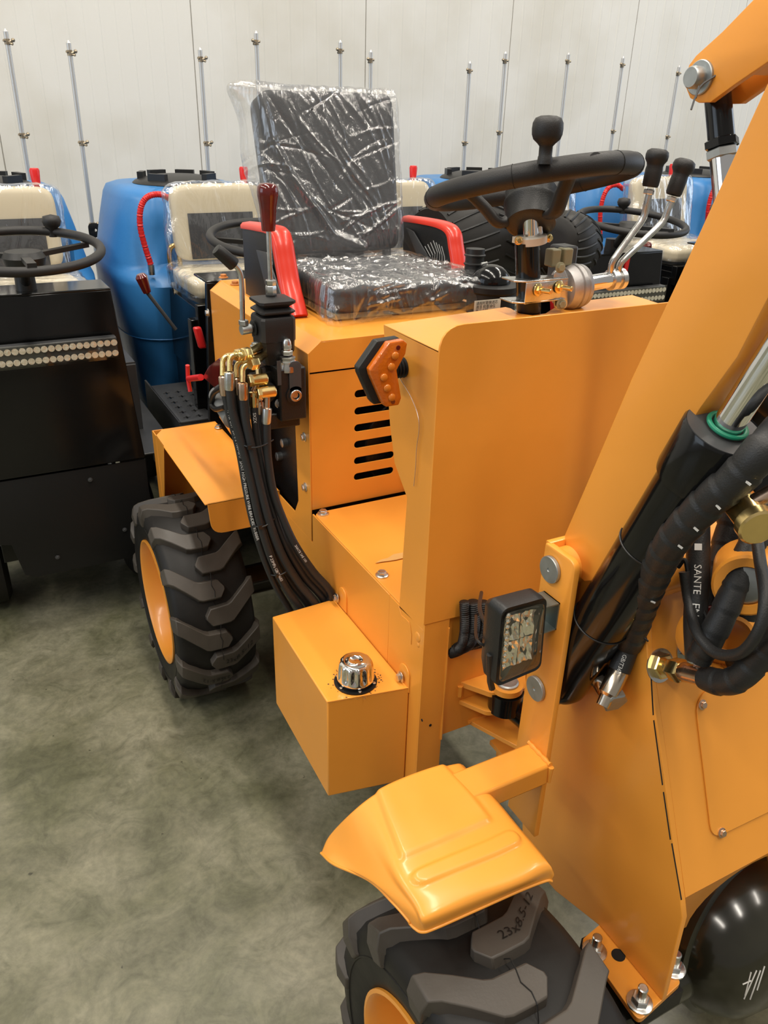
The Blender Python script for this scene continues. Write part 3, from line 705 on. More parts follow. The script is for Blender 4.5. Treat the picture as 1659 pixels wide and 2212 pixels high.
b = MB(); b.tube([bBL.lerp(bBR, .12) + V((0, .02, -.02)), bBL.lerp(bBR, .12) + V((0, .03, .1))], .01); b.tube([bBL.lerp(bBR, .9) + V((0, .02, -.05)), bBL.lerp(bBR, .9) + V((0, .03, .1))], .012)
b.box(bBL.lerp(bBR, .5) + V((0, .05, -.03)), (.16, .012, .06)); b.build('seat_hinge', DARKGREY, seat)
f1 = film_fn(Wm, .12, H_, (((-1, 0, 1), (-.055, 0, .02), .05), ((1, 0, 1), (.012, 0, .012), .035), ((-1, .5, .3), (-.02, .02, 0), .10)), .0030, 1, 15, (.75, 0, -1), folds=mkfolds(7, 60, (0, 2, 1), (.17, .18), ((.55, -1), (.55, -1), (.4, -1), (1, -.25), (.9, .35)), .0012, .0040), extra=[([(-.165, .18), (-.155, .08), (-.125, 0), (-.08, -.08), (-.03, -.15), (.06, -.185)], .011, .009), ([(.17, .19), (.175, 0), (.165, -.18)], .005, .005)])
def f1b(q, p): return taper(f1(q, p), p)
softbox((ctr, su, sn, up_), Wm + .022, .115, H_ + .022, 150, 12, 150, 11, f1b).build('plastic_film', FILM, seat, smooth=80)
b = MB()
for x, y in ((674, 237), (719, 461)):
    b.lathe(Y(x, y, ctr.y - .062 + (.03 if y < 300 else -.045)), (0, -1, .2), [(.0022, 0), (.0022, .001)], 8)
b.build('film_vent_hole', BOOTM, seat)
# cushion
cx0, cx1, cy0_, cy1_, cz0, cz1 = .735, 1.105, 1.625, 1.985, 1.148, 1.212
cc2 = V(((cx0 + cx1) / 2, (cy0_ + cy1_) / 2, (cz0 + cz1) / 2))
def crown(q, p):
    q.z += .008 * (1 - p.x ** 2) * (1 - p.y ** 2) if p.z > 0 else 0; return q
cu_ = softbox((cc2, EX, EY, EZ), cx1 - cx0, cy1_ - cy0_, cz1 - cz0, 24, 24, 6, 9, crown).build('seat_cushion', VINYL, LD, smooth=60)
b = MB(); b.bounds((cx0 + .01, cy0_ + .015, cz0 - .012), (cx1 - .01, cy1_, cz0)); b.bounds((cx0 + .05, cy0_ + .05, 1.132), (cx0 + .09, cy1_, cz0)); b.bounds((cx1 - .09, cy0_ + .05, 1.132), (cx1 - .05, cy1_, cz0)); b.build('seat_pan', KHAKI, cu_)
f2 = film_fn(.39, .38, .085, (((1, -1, -.4), (.12, -.05, -.018), .052), ((1, -.6, -1), (.06, -.01, -.01), .06), ((-1, -1, -1), (-.012, -.02, -.016), .07), ((.3, -1, -1), (0, -.012, -.012), .12), ((.8, -.9, -.6), (.02, -.02, 0), .08)), .0035, 4, 15, (1, -.5, 0), folds=mkfolds(11, 46, (0, 1, 2), (.19, .18), ((1, -.3), (1, -.5), (.6, -1), (1, .1)), .002, .006))
f2x = film_fn(.39, .38, .085, (), 0, 0, 1, (1, 0, 0), folds=mkfolds(5, 40, (0, 2, 1), (.19, .04), ((1, .4), (1, -.6), (.3, 1), (.2, -1)), .002, .006, .04, .12))
f2_ = f2
def f2(q, p): return f2_(f2x(q, p), p)
softbox((cc2 + V((0, -.005, .001)), EX, EY, EZ), .392, .385, .086, 150, 120, 30, 11, f2).build('plastic_film', FILM, cu_, smooth=80)
# armrests: black side shell with a red band over the top and front edge
def armrest(x, side, pl, inner, wd=.05):
    cur = spline([X(px, py, x) for px, py in pl], 6)
    s = MB(); rings = []
    for i, p in enumerate(cur):
        t = (cur[min(i + 1, len(cur) - 1)] - cur[max(0, i - 1)]).normalized(); n = t.cross(EX); n.normalize()
        if n.dot(V((0, -1, 1))) < 0: n = -n
        r = []
        for (a, c) in ((0, -.010), (0, -.002), (.006, .004), (wd * .5, .006), (wd - .006, .004), (wd, -.002), (wd, -.010)): r.append(p + EX * a + n * c)
        rings.append(r)
    s.loft(rings); red = s.build('armrest', RED, LD, smooth=50, label='red vinyl armrest with black side shell')
    b = MB(); b.plate([p + EX * .004 - V((0, 0, 0)) for p in cur] + [X(px, py, x + .004) for px, py in inner], (wd * .7, 0, 0), bev=.002); b.build('side_shell', PLAST, red, smooth=30)
    return red
a1 = armrest(.655, -1, ((519, 484), (550, 489), (578, 497), (588, 520), (596, 565), (606, 620), (622, 684)), ((560, 651), (531, 640)))
b = MB(); b.plate([X(553, 540, .652), X(575, 545, .652), X(612, 655, .652), X(604, 680, .652), X(585, 665, .652)], (.004, 0, 0)); b.build('support_strut', DARKGREY, a1)
a2 = armrest(1.120, 1, ((868, 470), (905, 475), (945, 484), (966, 500), (973, 535), (980, 580)), ((965, 590), (900, 560), (872, 520)), wd=.042)
b = MB(); b.plate([X(877, 492, 1.117), X(892, 500, 1.117), X(945, 590, 1.117), X(915, 590, 1.117)], (.004, 0, 0)); b.build('support_strut', DARKGREY, a2)
b = MB()
for i in range(7):
    q = X(872 + 0, 500, 1.155); b.tube([X(918 + i * 6, 520 + abs(i - 3) * 4, 1.116), X(930 + i * 5, 545 + abs(i - 3) * 3, 1.116), X(925 + i * 6, 572, 1.116)], .0012, 5)
b.build('shell_rib', GREYP, a2)

# ---------------- joystick valve on the right-hand side of the hood
VY = 1.50
def q(px, py, y=VY): return Y(px, py, y)
b = MB(); zlo = q(650, 905).z; zhi = q(650, 786).z
b.bounds((.500, 1.525, zlo + .005), (.612, 1.615, zhi - .015)); b.bounds((.548, 1.478, zlo + .008), (.606, 1.56, zhi))
b.bounds((.49, 1.53, zhi - .05), (.58, 1.60, zhi - .005)); b.bounds((.515, 1.50, zlo - .015), (.60, 1.60, zlo + .02))
b.cyl((.53, 1.50, 1.035), (.53, 1.60, 1.035), .022); b.cyl((.515, 1.49, .985), (.515, 1.60, .985), .016)
b.bounds((.60, 1.53, zlo + .02), (.622, 1.60, zhi - .03))
vblk = b.build('joystick_valve_block', CAST, LD, bevel=.0035)
b = MB()
c = q(637, 815, 1.477); b.plate([c + V((-.013, 0, .034)), c + V((.013, 0, .034)), c + V((.013, 0, -.045)), c + V((-.013, 0, -.045))], (0, -.003, 0), rad=.013); b.build('side_cover', DARKGREY, vblk)
b = MB(); c = q(637, 853, 1.477); b.lathe(c, -EY, [(.019, 0), (.019, .003)], 28); b.build('plug_boss', CAST, vblk)
b = MB(); b.lathe(c + V((0, -.003, 0)), -EY, [(.0125, 0), (.0125, .004), (.0115, .005), (.0080, .005), (.0075, .003)], 28, caps=False); b.hexa(c + V((0, -.0025, 0)), -EY, .0072, .0015); b.build('hex_socket_plug', STEEL, vblk)
b = MB(); c = q(621, 788, 1.492); b.lathe(c - V((0, 0, .012)), EZ, [(.019, 0), (.019, .010), (.0175, .014), (.0175, .02)], 30); b.hexa(c + V((0, 0, .006)), EZ, .0150, .008); b.hexa(c + V((0, 0, .014)), EZ, .0165, .004); b.hexa(c + V((0, 0, .021)), EZ, .0115, .009); b.lathe(c + V((0, 0, .030)), EZ, [(.008, 0), (.008, .003)], 18); b.hexa(c + V((0, 0, .033)), EZ, .0095, .009); b.lathe(c + V((0, 0, .042)), EZ, [(.0088, 0), (.0085, .006), (.006, .011), (.001, .013)], 20); b.build('relief_valve', STEEL, vblk)
b = MB(); c = q(603, 806, 1.476); b.box(c, (.008, .002, .05)); b.build('type_plate', DARKGREY, vblk)
for (x, y) in ((552, 905 - 0), (550, 792), (523, 747)): pass
bolt('valve_bolt', q(603, 871, 1.495), -EY, .007, vblk, PINST); bolt('valve_bolt', q(551, 748, 1.52), EZ, .007, vblk, PINST); bolt('valve_bolt', q(565, 800, 1.52), -EY, .006, vblk, DARKGREY)
# square bellows boot
jc = q(592, 700, 1.53); b = MB(); rings = []
def sq(z, h, sh=0):
    pts = [(-1, -.82), (-.82, -1), (.82, -1), (1, -.82), (1, .82), (.82, 1), (-.82, 1), (-1, .82)]
    return [V((jc.x + sh + x * h, 1.535 + y * h, z)) for x, y in pts]
zt_ = 1.222
for z, h in ((zt_ - .132, .026), (zt_ - .11, .031), (zt_ - .105, .0335), (zt_ - .085, .0345), (zt_ - .083, .036), (zt_ - .058, .0365), (zt_ - .040, .0365), (zt_ - .035, .034), (zt_ - .033, .027), (zt_ - .027, .0365), (zt_ - .024, .0365), (zt_ - .017, .027), (zt_ - .009, .0375), (zt_ - .004, .0375), (zt_, .020), (zt_ + .001, .012)): rings.append(sq(z, h))
b.loft(rings); boot = b.build('joystick_boot', GRIP, vblk, smooth=30)
b = MB(); jx, jy = jc.x - .002, 1.535
b.lathe((jx, jy, zt_ - .004), EZ, [(.011, 0), (.011, .008)], 20); b.build('rod_base', PLAST, vblk)
b = MB(); b.hexa((jx, jy, zt_ + .004), EZ, .011, .018); b.hexa((jx, jy, zt_ + .022), EZ, .0105, .011); b.build('rod_nut', STEEL, vblk)
top_ = q(580, 495, jy); b = MB(); b.cyl((jx, jy, zt_ + .03), top_, .0050, n=16); jr = b.build('joystick_lever', STEEL, LD, label='upright polished joystick lever')
kd = (q(578, 418, jy) - top_).normalized()
b = MB(); b.lathe(top_ - kd * .003, kd, [(.0125, 0), (.0133, .004), (.0150, .028), (.0165, .045), (.0195, .062), (.0205, .070), (.0195, .079), (.0150, .084), (.001, .086)], 36); b.build('joystick_knob', MAROON, jr, smooth=60)
# second, bent lever with black handle on the boot's side spindle
b = MB(); c0 = q(527, 712, 1.535); c1 = q(566, 705, 1.54); b.cyl(c0, c1, .008); b.lathe(c0 + (c1 - c0) * .45, c1 - c0, [(.0105, 0), (.016, .002), (.011, .006), (.0185, .008), (.012, .012), (.019, .014), (.019, .022)], 24); b.build('side_spindle', CAST, vblk)
b = MB(); b.cyl(c0 - (c1 - c0) * .15, c0 + (c1 - c0) * .35, .0098); b.hexa(c0 + V((0, 0, .009)), EZ, .010, .010); b.build('spindle_clamp', PINST, vblk)
b = MB(); b.tube(spline([c0 + V((0, 0, .01)), q(524, 695, 1.535), q(523, 640, 1.535), q(521, 600, 1.535), q(516, 583, 1.535), q(505, 570, 1.535), q(498, 562, 1.535)], 6), .0052, 12); l2 = b.build('side_lever', STEEL, LD, smooth=60, label='bent steel side lever')
b = MB(); a_ = q(506, 572, 1.535); e_ = q(466, 537, 1.535); b.lathe(a_, e_ - a_, [(.0125, 0), (.0135, .002), (.0120, (e_ - a_).length - .006), (.0105, (e_ - a_).length - .001), (.001, (e_ - a_).length)], 28); b.build('lever_knob', PLAST, l2, smooth=60)

# ---------------- pressure hoses from the valve down behind the tank
def hd(y): return 1.585 + (y - 840) * .00034 + max(0, y - 1180) * .00030
HS = [ # (crimp top, crimp bottom, path, extra depth)
 ((481, 812), (485, 852), ((486, 852), (497, 900), (517, 975), (532, 1060), (547, 1130), (572, 1210), (598, 1270), (632, 1330)), -.004, .0075),
 ((496, 803), (496, 840), ((497, 840), (503, 890), (524, 965), (545, 1050), (560, 1120), (586, 1205), (618, 1270), (655, 1325)), -.014, .0088),
 ((511, 816), (513, 850), ((513, 850), (520, 900), (535, 970), (552, 1050), (570, 1130), (598, 1210), (630, 1262), (668, 1312)), .012, .0078),
 ((524, 826), (525, 861), ((525, 861), (531, 910), (545, 975), (563, 1055), (583, 1130), (610, 1200), (645, 1258), (684, 1308)), -.012, .0088),
 ((548, 845), (549, 877), ((549, 877), (552, 920), (560, 980), (577, 1060), (600, 1135), (626, 1195), (660, 1250), (700, 1298)), .010, .0080),
 ((560, 865), (561, 892), ((561, 892), (563, 930), (567, 985), (583, 1060), (603, 1120), (631, 1185), (667, 1240), (708, 1290)), .018, .0078),
 ((577, 880), (575, 913), ((576, 913), (577, 960), (580, 1000), (590, 1060), (609, 1115), (637, 1175), (675, 1232), (716, 1284)), .0, .0082)]
hose_paths = []
for k, (ct, cb, pth, ex, r) in enumerate(HS):
    pts = [D(x, y, hd(y) + ex) for x, y in pth]; e = pts[-1]
    pts += [V((min(.60, e.x + .01), max(1.395, e.y - .01), e.z - .06)), V((min(.595, e.x + .02), 1.40, .44))]
    path = spline(pts, 9); hose_paths.append((path, r))
    h = MB().tube(path, r, 16).build('pressure_hose', HOSE, LD, smooth=80)
    a_ = D(*ct, hd(ct[1]) + ex); c_ = D(*cb, hd(cb[1]) + ex); d_ = (c_ - a_).normalized(); L_ = (c_ - a_).length
    m_ = (COPPER, STEEL, COPPER, COPPER, GOLD, COPPER, STEEL)[k]
    MB().lathe(a_, d_, [(r * .8, 0), (r * 1.17, .002), (r * 1.2, .004), (r * 1.2, L_ * .9), (r * 1.08, L_ + .002)], 14).build('crimp_sleeve', m_, h)
    if k < 4:
        tx = ((516, 768), (530, 765), (536, 780), (546, 786))[k]; t_ = D(*tx, hd(780) + ex)
        RR = min(16, ct[1] - tx[1] - 6)
        mid = [a_] + [D(ct[0] + RR * (1 - cos(q_)), tx[1] + RR - RR * sin(q_), hd(ct[1]) + ex) for q_ in [i_ * pi / 16 for i_ in range(9)]] + [t_]
        MB().tube(mid, .0056, 14).build('elbow_pipe', GOLD, h, smooth=80)
        MB().hexa(t_ - V((.006, 0, 0)), V((1, .25, 0)), .0125, .018).build('union_nut', GOLD, h)
        MB().cyl(t_, (.535 + .004 * k, 1.53, t_.z), .007).build('valve_port', GOLD, h)
    else:
        cx_ = ((560, 820), (571, 846), (578, 847))[k - 4]; t_ = D(*cx_, hd(cx_[1]) + ex)
        MB().lathe(t_ - V((.016, 0, 0)), EX, [(.010, 0), (.0115, .002), (.0115, .03), (.010, .032)], 20).build('banjo_fitting', GOLD, h)
        MB().cyl(t_, a_, .0058).build('banjo_neck', COPPER, h)
        MB().hexa(t_ - V((.022, 0, 0)), EX, .0125, .009).build('banjo_bolt', GOLD, h)
        MB().cyl(t_, (t_.x + .02, 1.53, t_.z + .003), .008).build('valve_port', GOLD, h)
def prints(name, k, body, size, s0, par, flip=1):
    path, r = hose_paths[k]; p = path[len(path) // 3]
    b = MB(); wraptext(b, body, size, path, r, s0, (CAM - p).normalized(), flip); b.build(name, WHITEP, par, smooth=0)
hobs = [o for o in LD.children if o.name.startswith('pressure_hose')]
prints('hose_print', 0, '-1 16PO51  20MPa 1080-0M7  SANY HIGH PRESSURE WIRE BRAIDED RUBBER', .0085, .03, hobs[0])
prints('hose_print', 4, 'SXZX', .0085, .012, hobs[4])
prints('hose_print', 1, 'P 23MPa GB/T3683', .0085, .36, hobs[1])
prints('hose_print', 6, 'SANTE SAE 100', .007, .27, hobs[6])
# cable ties round the bundle
for (y, xa, xb, yb) in ((955, 511, 590, 950), (1133, 541, 601, 1112), (1240, 578, 640, 1213)):
    b = MB(); n_ = 14; d0 = hd(y) - .022
    pth = [D(xa + (xb - xa) * i / n_, y + (yb - y) * i / n_ + 14 * sin(pi * i / n_), d0 + .028 * (abs(i / n_ - .45) * 2) ** 2.5) for i in range(n_ + 1)]
    b.tube(pth, .0017, 6); b.box(pth[5], (.009, .006, .009)); b.build('cable_tie', PLAST, hobs[3])
# battery cut-off switch with red key, and the grey starter beside the hoses
b = MB(); c = X(455, 806, .53); 
pts = [X(x, y, .50) for x, y in ((436, 815), (450, 790), (470, 774), (488, 790), (484, 822), (462, 838))]
b.plate(pts, (.05, 0, 0), bev=.005); sw_ = b.build('cutoff_switch', MAROON, LD, smooth=40)
b = MB(); p0 = X(434, 815, .50); p1 = X(408, 818, .50); b.cyl(p0, p1, .008); dd = V((0, 0, 1)); b.tube([X(405, 789, .50), X(406, 818, .50), X(411, 846, .50)], lambda t: .0055, 10)
b.build('switch_key', REDP, sw_)
b = MB(); b.cyl((.54, c.y + .02, c.z), (.62, c.y + .02, c.z), .010); b.build('switch_bracket', BLACKM, sw_)
b = MB(); s0_ = X(472, 850, .53); s1_ = X(505, 905, .53); b.lathe(s0_, s1_ - s0_, [(.022, 0), (.026, .004), (.026, (s1_ - s0_).length), (.018, (s1_ - s0_).length + .004)], 28); stt = b.build('starter_motor', GREYP, LD)
b = MB(); b.cyl(s0_ + V((.01, 0, -.04)), (.63, s0_.y, s0_.z - .05), .03); b.tube(spline([X(478, 838, .50), X(462, 850, .50), X(457, 872, .50), X(466, 884, .50), X(485, 880, .50)], 6), .0065, 10); b.build('starter_cable', PLAST, stt)
b = MB(); b.tube(spline([X(485, 905, .54), X(520, 930, .56), X(540, 985, .58), X(580, 1040, .61)], 6), .0035, 8); b.build('thin_pipe', COPPER, stt)

# air filter dome and intake pipe behind the cowl
ad = dep(base) + .46
b = MB(); c = D(1062, 625, ad); b.lathe(c, EZ, [(.058, -.16), (.058, -.005), (.064, .0), (.064, .012), (.056, .015)], 40); b.build('air_filter_bowl', BLACKM, LD)
b = MB(); b.sphere(D(1060, 608, ad), .047, EZ, .85); af = b.build('air_filter_dome', BLACKG, LD, smooth=60)
b = MB(); c = D(1045, 583, ad); b.lathe(c, EZ, [(.006, -.006), (.006, .004), (.003, .006), (.003, .016)], 12); b.tube([c + V((-.008, 0, .014)), c + V((.008, 0, .016))], .003, 8); b.build('wing_nut', STEEL, af)
b = MB(); c = D(1053, 662, ad - .075); b.plate([c + V((-.036, .0, -.013)), c + V((.036, .0, -.013)), c + V((.036, .0, .015)), c + V((-.036, .0, .015))], (0, .001, 0)); lab = b.build('paper_label', LABEL, af)
b = MB()
for k, t in enumerate(('\u8bf7\u6309\u65f6\u66f4\u6362\u6ee4\u82af', '\u6e05\u6d01 \u68c0\u67e5\u6cb9\u4f4d', '\u6bcf\u516b\u5c0f\u65f6')): flattext(b, t, .0085, c + V((-.032, -.0008, .006 - k * .0085)), EX, EZ)
b.build('label_print', BOOTM, lab, smooth=0)
b = MB(); p0 = D(1022, 600, ad + .05); 
prof = []
for i in range(6): prof += [(.024, i * .02), (.026, i * .02 + .002), (.026, i * .02 + .004), (.023, i * .02 + .006), (.023, i * .02 + .018)]
b.lathe(p0 - V((0, 0, .05)), (.02, .02, 1), prof, 28); b.build('intake_pipe', PLAST, LD, smooth=40)

# ================================================================ front frame
XF = .75; XB = .655
pz = lambda px, py: X(px, py, XF)
b = MB()
prof = [(1296, 2020), (1430, 2160), (1474, 1985), (1470, 1945), (1430, 1640), (1400, 1430), (1393, 1322), (1330, 1180), (1250, 1160), (1190, 1400), (1160, 1560), (1128, 1700), (1128, 1840), (1200, 1925)]
P3 = [pz(*p) for p in prof]; P3[0].z = .362; P3[1].z = .362
b.plate(P3, (.010, 0, 0), bev=.0015)
b.plate([p + V((.30, 0, 0)) for p in P3], (.010, 0, 0), bev=.0015)
fp_ = b.build('front_frame', ORANGE, LD, smooth=20)
# base plate on the axle with studs
b = MB(); zb = .36
yy0 = .435; b.plate([Z(1256, 2030, zb), Z(1380, 2207, zb), Z(1472, 2122, zb), Z(1345, 1955, zb)], (0, 0, -.010), rad=.010, bev=.001)
bp_ = b.build('axle_base_plate', ORANGE, LD, smooth=20)
for x, y in ((1284, 2042), (1381, 2152), (1453, 2078)):
    bolt('plate_stud', Z(x, y + 14, zb), EZ, .0135, bp_, STEEL, stud=.022)
b = MB(); b.bounds((.715, yy0 + .025, .315), (.800, .60, zb - .011)); b.build('axle_saddle', BLACKM, bp_)
MB().lathe(V((.742, .545, zb + .0003)), EZ, [(.011, 0), (.011, .0006)], 24).build('drain_hole', BOOTM, bp_)
# sloping front panel between the side plates
pA = pz(1400, 1430); pB = pz(1470, 1945); sl = (pB - pA).normalized(); pn = EX.cross(sl).normalized()
if pn.dot(CAM - pA) < 0: pn = -pn
def pp(px, py): return PL(px, py, pA, pn)
b = MB(); o0 = pA - sl * .115 + V((.010, 0, 0)); o1 = pB + V((.010, 0, 0))
b.plate([o0, o1, o1 + EX * .30, o0 + EX * .30], -pn * .004, bev=.0005)
# lower return panel with the arch over the differential
zl = o1.z; lowpts = [V((o1.x, o1.y, zl)), V((o1.x, o1.y + .012, zl - .055)), V((o1.x + .02, o1.y + .016, zl - .064))]
arch = circ((.915, 0, 0), EX, EZ, .12, 14, pi, 0)
low = [V((XF + .01, o1.y, zl)), V((XF + .01, o1.y + .01, zl - .095))] + [V((p.x, o1.y + .008, max(zl - .16, zl - .095 + (p.z) * .62 + .0))) for p in arch] + [V((XF + .30, o1.y + .01, zl - .095)), V((XF + .30, o1.y, zl))]
b.prism(low, (0, .004, 0))
pan = b.build('front_panel', ORANGE, LD, smooth=20)
# dark slots along the welded edge, cover plate seam and screws
b = MB()
for (a, c) in (((1403, 1440), (1409, 1545)), ((1410, 1556), (1429, 1696)), ((1431, 1711), (1446, 1814)), ((1449, 1822), (1470, 1944))):
    p0, p1 = pp(*a), pp(*c); d = (p1 - p0); s_ = EX * .0022; o = pn * .0006; b.prism([p0 + o, p0 + s_ + o, p1 + s_ + o, p1 + o], pn * .0003)
b.build('seam_slot', BOOTM, pan)
cv = [pp(*p) for p in ((1498, 1500), (1535, 1812), (1700, 1732), (1700, 1420))]
b = MB(); b.plate([c + pn * .0005 for c in cv], pn * .0025, rad=[.035, .022, .02, .02], bev=.0006); cov = b.build('access_cover', ORANGE, pan, smooth=20)
for x, y in ((1513, 1521), (1555, 1797)): bolt('cover_screw', pp(x, y) + pn * .003, pn, .0052, cov, COPPER)
# structure above the panel: cross tube, boss, pin
b = MB(); b.cyl((.76, .66, .995), (1.05, .66, .995), .030); b.cyl((.76, .74, .93), (1.05, .74, .93), .035)
b.plate([o0 + V((0, .0, 0)), o0 + EX * .29, o0 + V((.29, .14, .03)), o0 + V((0, .14, .03))], (0, 0, -.006))
b.build('cross_tube', ORANGE, LD)
bc = D(1612, 1265, .98); b = MB(); b.lathe(bc, V((-.75, -.6, .1)), [(.040, -.06), (.040, 0), (.037, .003), (.026, .003), (.026, -.004)], 36); bs = b.build('pivot_boss', ORANGE, LD)
b = MB(); b.lathe(bc + V((-.75, -.6, .1)).normalized() * -.004, V((-.75, -.6, .1)), [(.024, 0), (.024, .004), (.020, .006), (.001, .006)], 30); b.build('boss_pin', PINST, bs)
b = MB(); c = D(1575, 1395, 1.03); b.lathe(c, V((-.3, -1, .35)), [(.040, -.06), (.040, 0), (.035, .0), (.035, -.06)], 40, caps=False); b.build('boss_ring', ORANGE, bs)

# folded bracket carrying the pins
bt = V((XB, .752, 1.043)); bz0 = .53
b = MB()
yf = .682; yr_ = .748
b.plate([V((XB, yf, bz0)), V((XB, yr_ + .006, bz0)), V((XB, yr_ - .002, 1.035)), V((XB, yf, 1.035))], (.010, 0, 0), rad=[0, 0, .004, .016], bev=.0015)
b.plate([V((XB + .004, yr_ - .008, bz0 + .2)), V((XF, yr_ + .02, bz0 + .2)), V((XF, yr_ + .012, 1.036)), V((XB + .004, yr_ - .008, 1.036))], (0, .010, 0), bev=.0015)
br_ = b.build('pin_bracket', ORANGE, LD, smooth=25)
for x, y, r in ((1192, 1229, .0195), (1161, 1486, .0195)):
    c = X(x, y, XB); MB().lathe(c, -EX, [(r * .8, 0), (r, .001), (r, .005), (r * .96, .006), (.003, .006), (.002, .005), (.0001, .005)], 36).build('pivot_pin_head', PINST, br_)
c1 = X(1192, 1229, XB)
b = MB(); b.lathe(V((XB + .008, c1.y, c1.z)), EX, [(.027, 0), (.027, .028), (.029, .031)], 32); b.build('pivot_bushing', ORANGE, br_)
c2 = X(1161, 1486, XB); b = MB(); b.cyl((XB + .008, c2.y, c2.z), (XB + .016, c2.y, c2.z), .022); b.build('nylon_spacer', CREAMP, br_)

# lift boom (box section arm) rising out of the picture
xb0 = .685; bo = lambda px, py: X(px, py, xb0)
ol = [(1219, 1156), (1263, 1054), (1365, 815), (1466, 600), (1560, 393), (1659, 175), (1720, 35), (1790, 445), (1659, 643), (1592, 772), (1512, 882), (1400, 1062), (1306, 1236), (1288, 1254), (1262, 1256), (1238, 1236), (1222, 1195)]
b = MB(); b.plate([bo(*p) for p in ol], (.042, 0, 0), bev=.002)
boom = b.build('lift_boom', ORANGE, LD, smooth=25)
# far-side boom arm
q_ = boom.copy(); COL.objects.link(q_); q_.location = (.36, 0, 0)

# lift cylinder
cb0 = X(1238, 1478, .705); cb1 = X(1566, 928, .705); cdv = (cb1 - cb0).normalized(); CL = (cb1 - cb0).length
cb0 = V((.705, c2.y, c2.z)) ; cb1_ = cb1; cdv = (cb1_ - cb0).normalized(); CL = (cb1_ - cb0).length
b = MB(); b.lathe(cb0, cdv, [(.022, -.022), (.034, -.018), (.0385, -.006), (.0390, .004), (.0390, CL - .075), (.0440, CL - .073), (.0450, CL - .066), (.0450, CL - .004), (.0430, CL), (.001, CL)], 56)
u_, v_, w__ = frame_from(cdv)
bar_ = b.build('lift_cylinder', BLACKG, LD, smooth=40, label='black lift cylinder barrel')
b = MB(); b.cyl(cb1_ - cdv * .01, cb1_ + cdv * .40, .0165, n=32); rod = b.build('chrome_rod', CHROME, bar_)
b = MB(); b.torus(cb1_ + cdv * .006, cdv, .0205, .0028, 40, 10); b.build('green_seal', GREENS, bar_)
b = MB(); b.lathe(cb1_, cdv, [(.0425, 0), (.0425, .0012), (.001, .0014)], 48); b.build('gland_face', DARKGREY, bar_)
b = MB(); s_ = D(1284, 1440, dep(cb0) - .035); s1 = D(1302, 1470, dep(cb0) - .06); b.lathe(s_, s1 - s_, [(.019, -.012), (.019, .022)], 24)
b.tube([D(1255, 1470, dep(cb0) - .01), D(1270, 1430, dep(cb0) - .03), D(1290, 1440, dep(cb0) - .04)], .012, 10); b.build('oil_port', BLACKG, bar_)
s2 = D(1328, 1516, dep(cb0) - .085); b = MB(); b.lathe(s1, s2 - s1, [(.0165, 0), (.0165, (s2 - s1).length - .012)], 24)
b.build('banjo_body', mat('banjo_chrome', (.72, .62, .50), .12, 1), bar_)
b = MB(); b.hexa(s2 - (s2 - s1).normalized() * .012, s2 - s1, .0195, .016); b.build('banjo_bolt', PINST, bar_)
# cable ties
for (xa, ya, xb_, yb_) in ((1370, 1110, 1478, 1190), (1278, 1296, 1400, 1385)):
    d0 = dep(cb0.lerp(cb1_, .5 if ya < 1200 else .22)) - .047; b = MB()
    b.tube([D(xa + (xb_ - xa) * i / 10, ya + (yb_ - ya) * i / 10, d0 - .012 * sin(pi * i / 10)) for i in range(11)], .0014, 6); b.box(D(xa + 8, ya + 3, d0 - .003), (.012, .008, .009)); b.build('cable_tie', PLAST, bar_)
for f_ in (.30, .62):
    MB().torus(cb0 + cdv * (CL * f_), cdv, .0395, .0012, 40, 6).build('tie_band', PLAST, bar_)

# upper link with pin and rod
xl_ = .872; lk = lambda px, py: X(px, py, xl_)
ring = [lk(1659 + 50, -75), lk(1632, 0), lk(1560, 74), lk(1500, 130)]
cE = lk(1516, 172); rE = .030
ring = [lk(1712, -70), lk(1626, 0), lk(1560, 68), lk(1503, 120), lk(1488, 140), lk(1480, 165), lk(1481, 190), lk(1490, 212), lk(1508, 222), lk(1534, 221), lk(1590, 180), lk(1659, 133), lk(1740, 75)]
b = MB(); b.plate(ring, (.010, 0, 0), bev=.0015)
b.plate([p + V((.055, 0, 0)) for p in ring], (.010, 0, 0), bev=.0015)
b.prism([lk(1600, 160) + V((.01, 0, 0)), lk(1740, 60) + V((.01, 0, 0)), lk(1712, 0) + V((.01, 0, 0)), lk(1600, 120) + V((.01, 0, 0))], (.046, 0, 0))
link = b.build('tilt_link', ORANGE, LD, smooth=25)
b = MB(); pc_ = lk(1514, 168); b.lathe(pc_, -EX, [(.0200, 0), (.0200, .003), (.019, .004)], 36); b.build('washer', PINST, link)
b = MB(); b.lathe(pc_ + V((-.003, 0, 0)), -EX, [(.0128, 0), (.0128, .013), (.0112, .0155), (.001, .0155)], 30); b.cyl(pc_, pc_ + V((.07, 0, 0)), .012); b.build('link_pin', KHAKI if False else PINST, link)
b = MB(); dd_ = dep(pc_) - .018
b.tube([D(1546, 163, dd_), D(1520, 180, dd_), D(1512, 188, dd_), D(1500, 215, dd_), D(1493, 237, dd_)], .0012, 6); b.tube([D(1510, 186, dd_), D(1503, 212, dd_)], .0012, 6); b.build('split_pin', DARKGREY, link)
r0 = X(1550, 205, .905); r1 = X(1572, 455, .905); rd = (r1 - r0).normalized()
b = MB(); b.lathe(r0, rd, [(.015, -.02), (.0165, 0), (.0165, .052), (.0165, .055)], 28); b.hexa(r0 + rd * .054, rd, .0215, .011); trd = b.build('tilt_rod_end', BLACKG, LD)
b = MB(); b.hexa(r0 + rd * .066, rd, .0205, .012); b.build('jam_nut', PINST, trd)
b = MB(); b.cyl(r0 + rd * .07, r0 + rd * .34, .0165, n=32); b.build('tilt_rod', CHROME, trd)
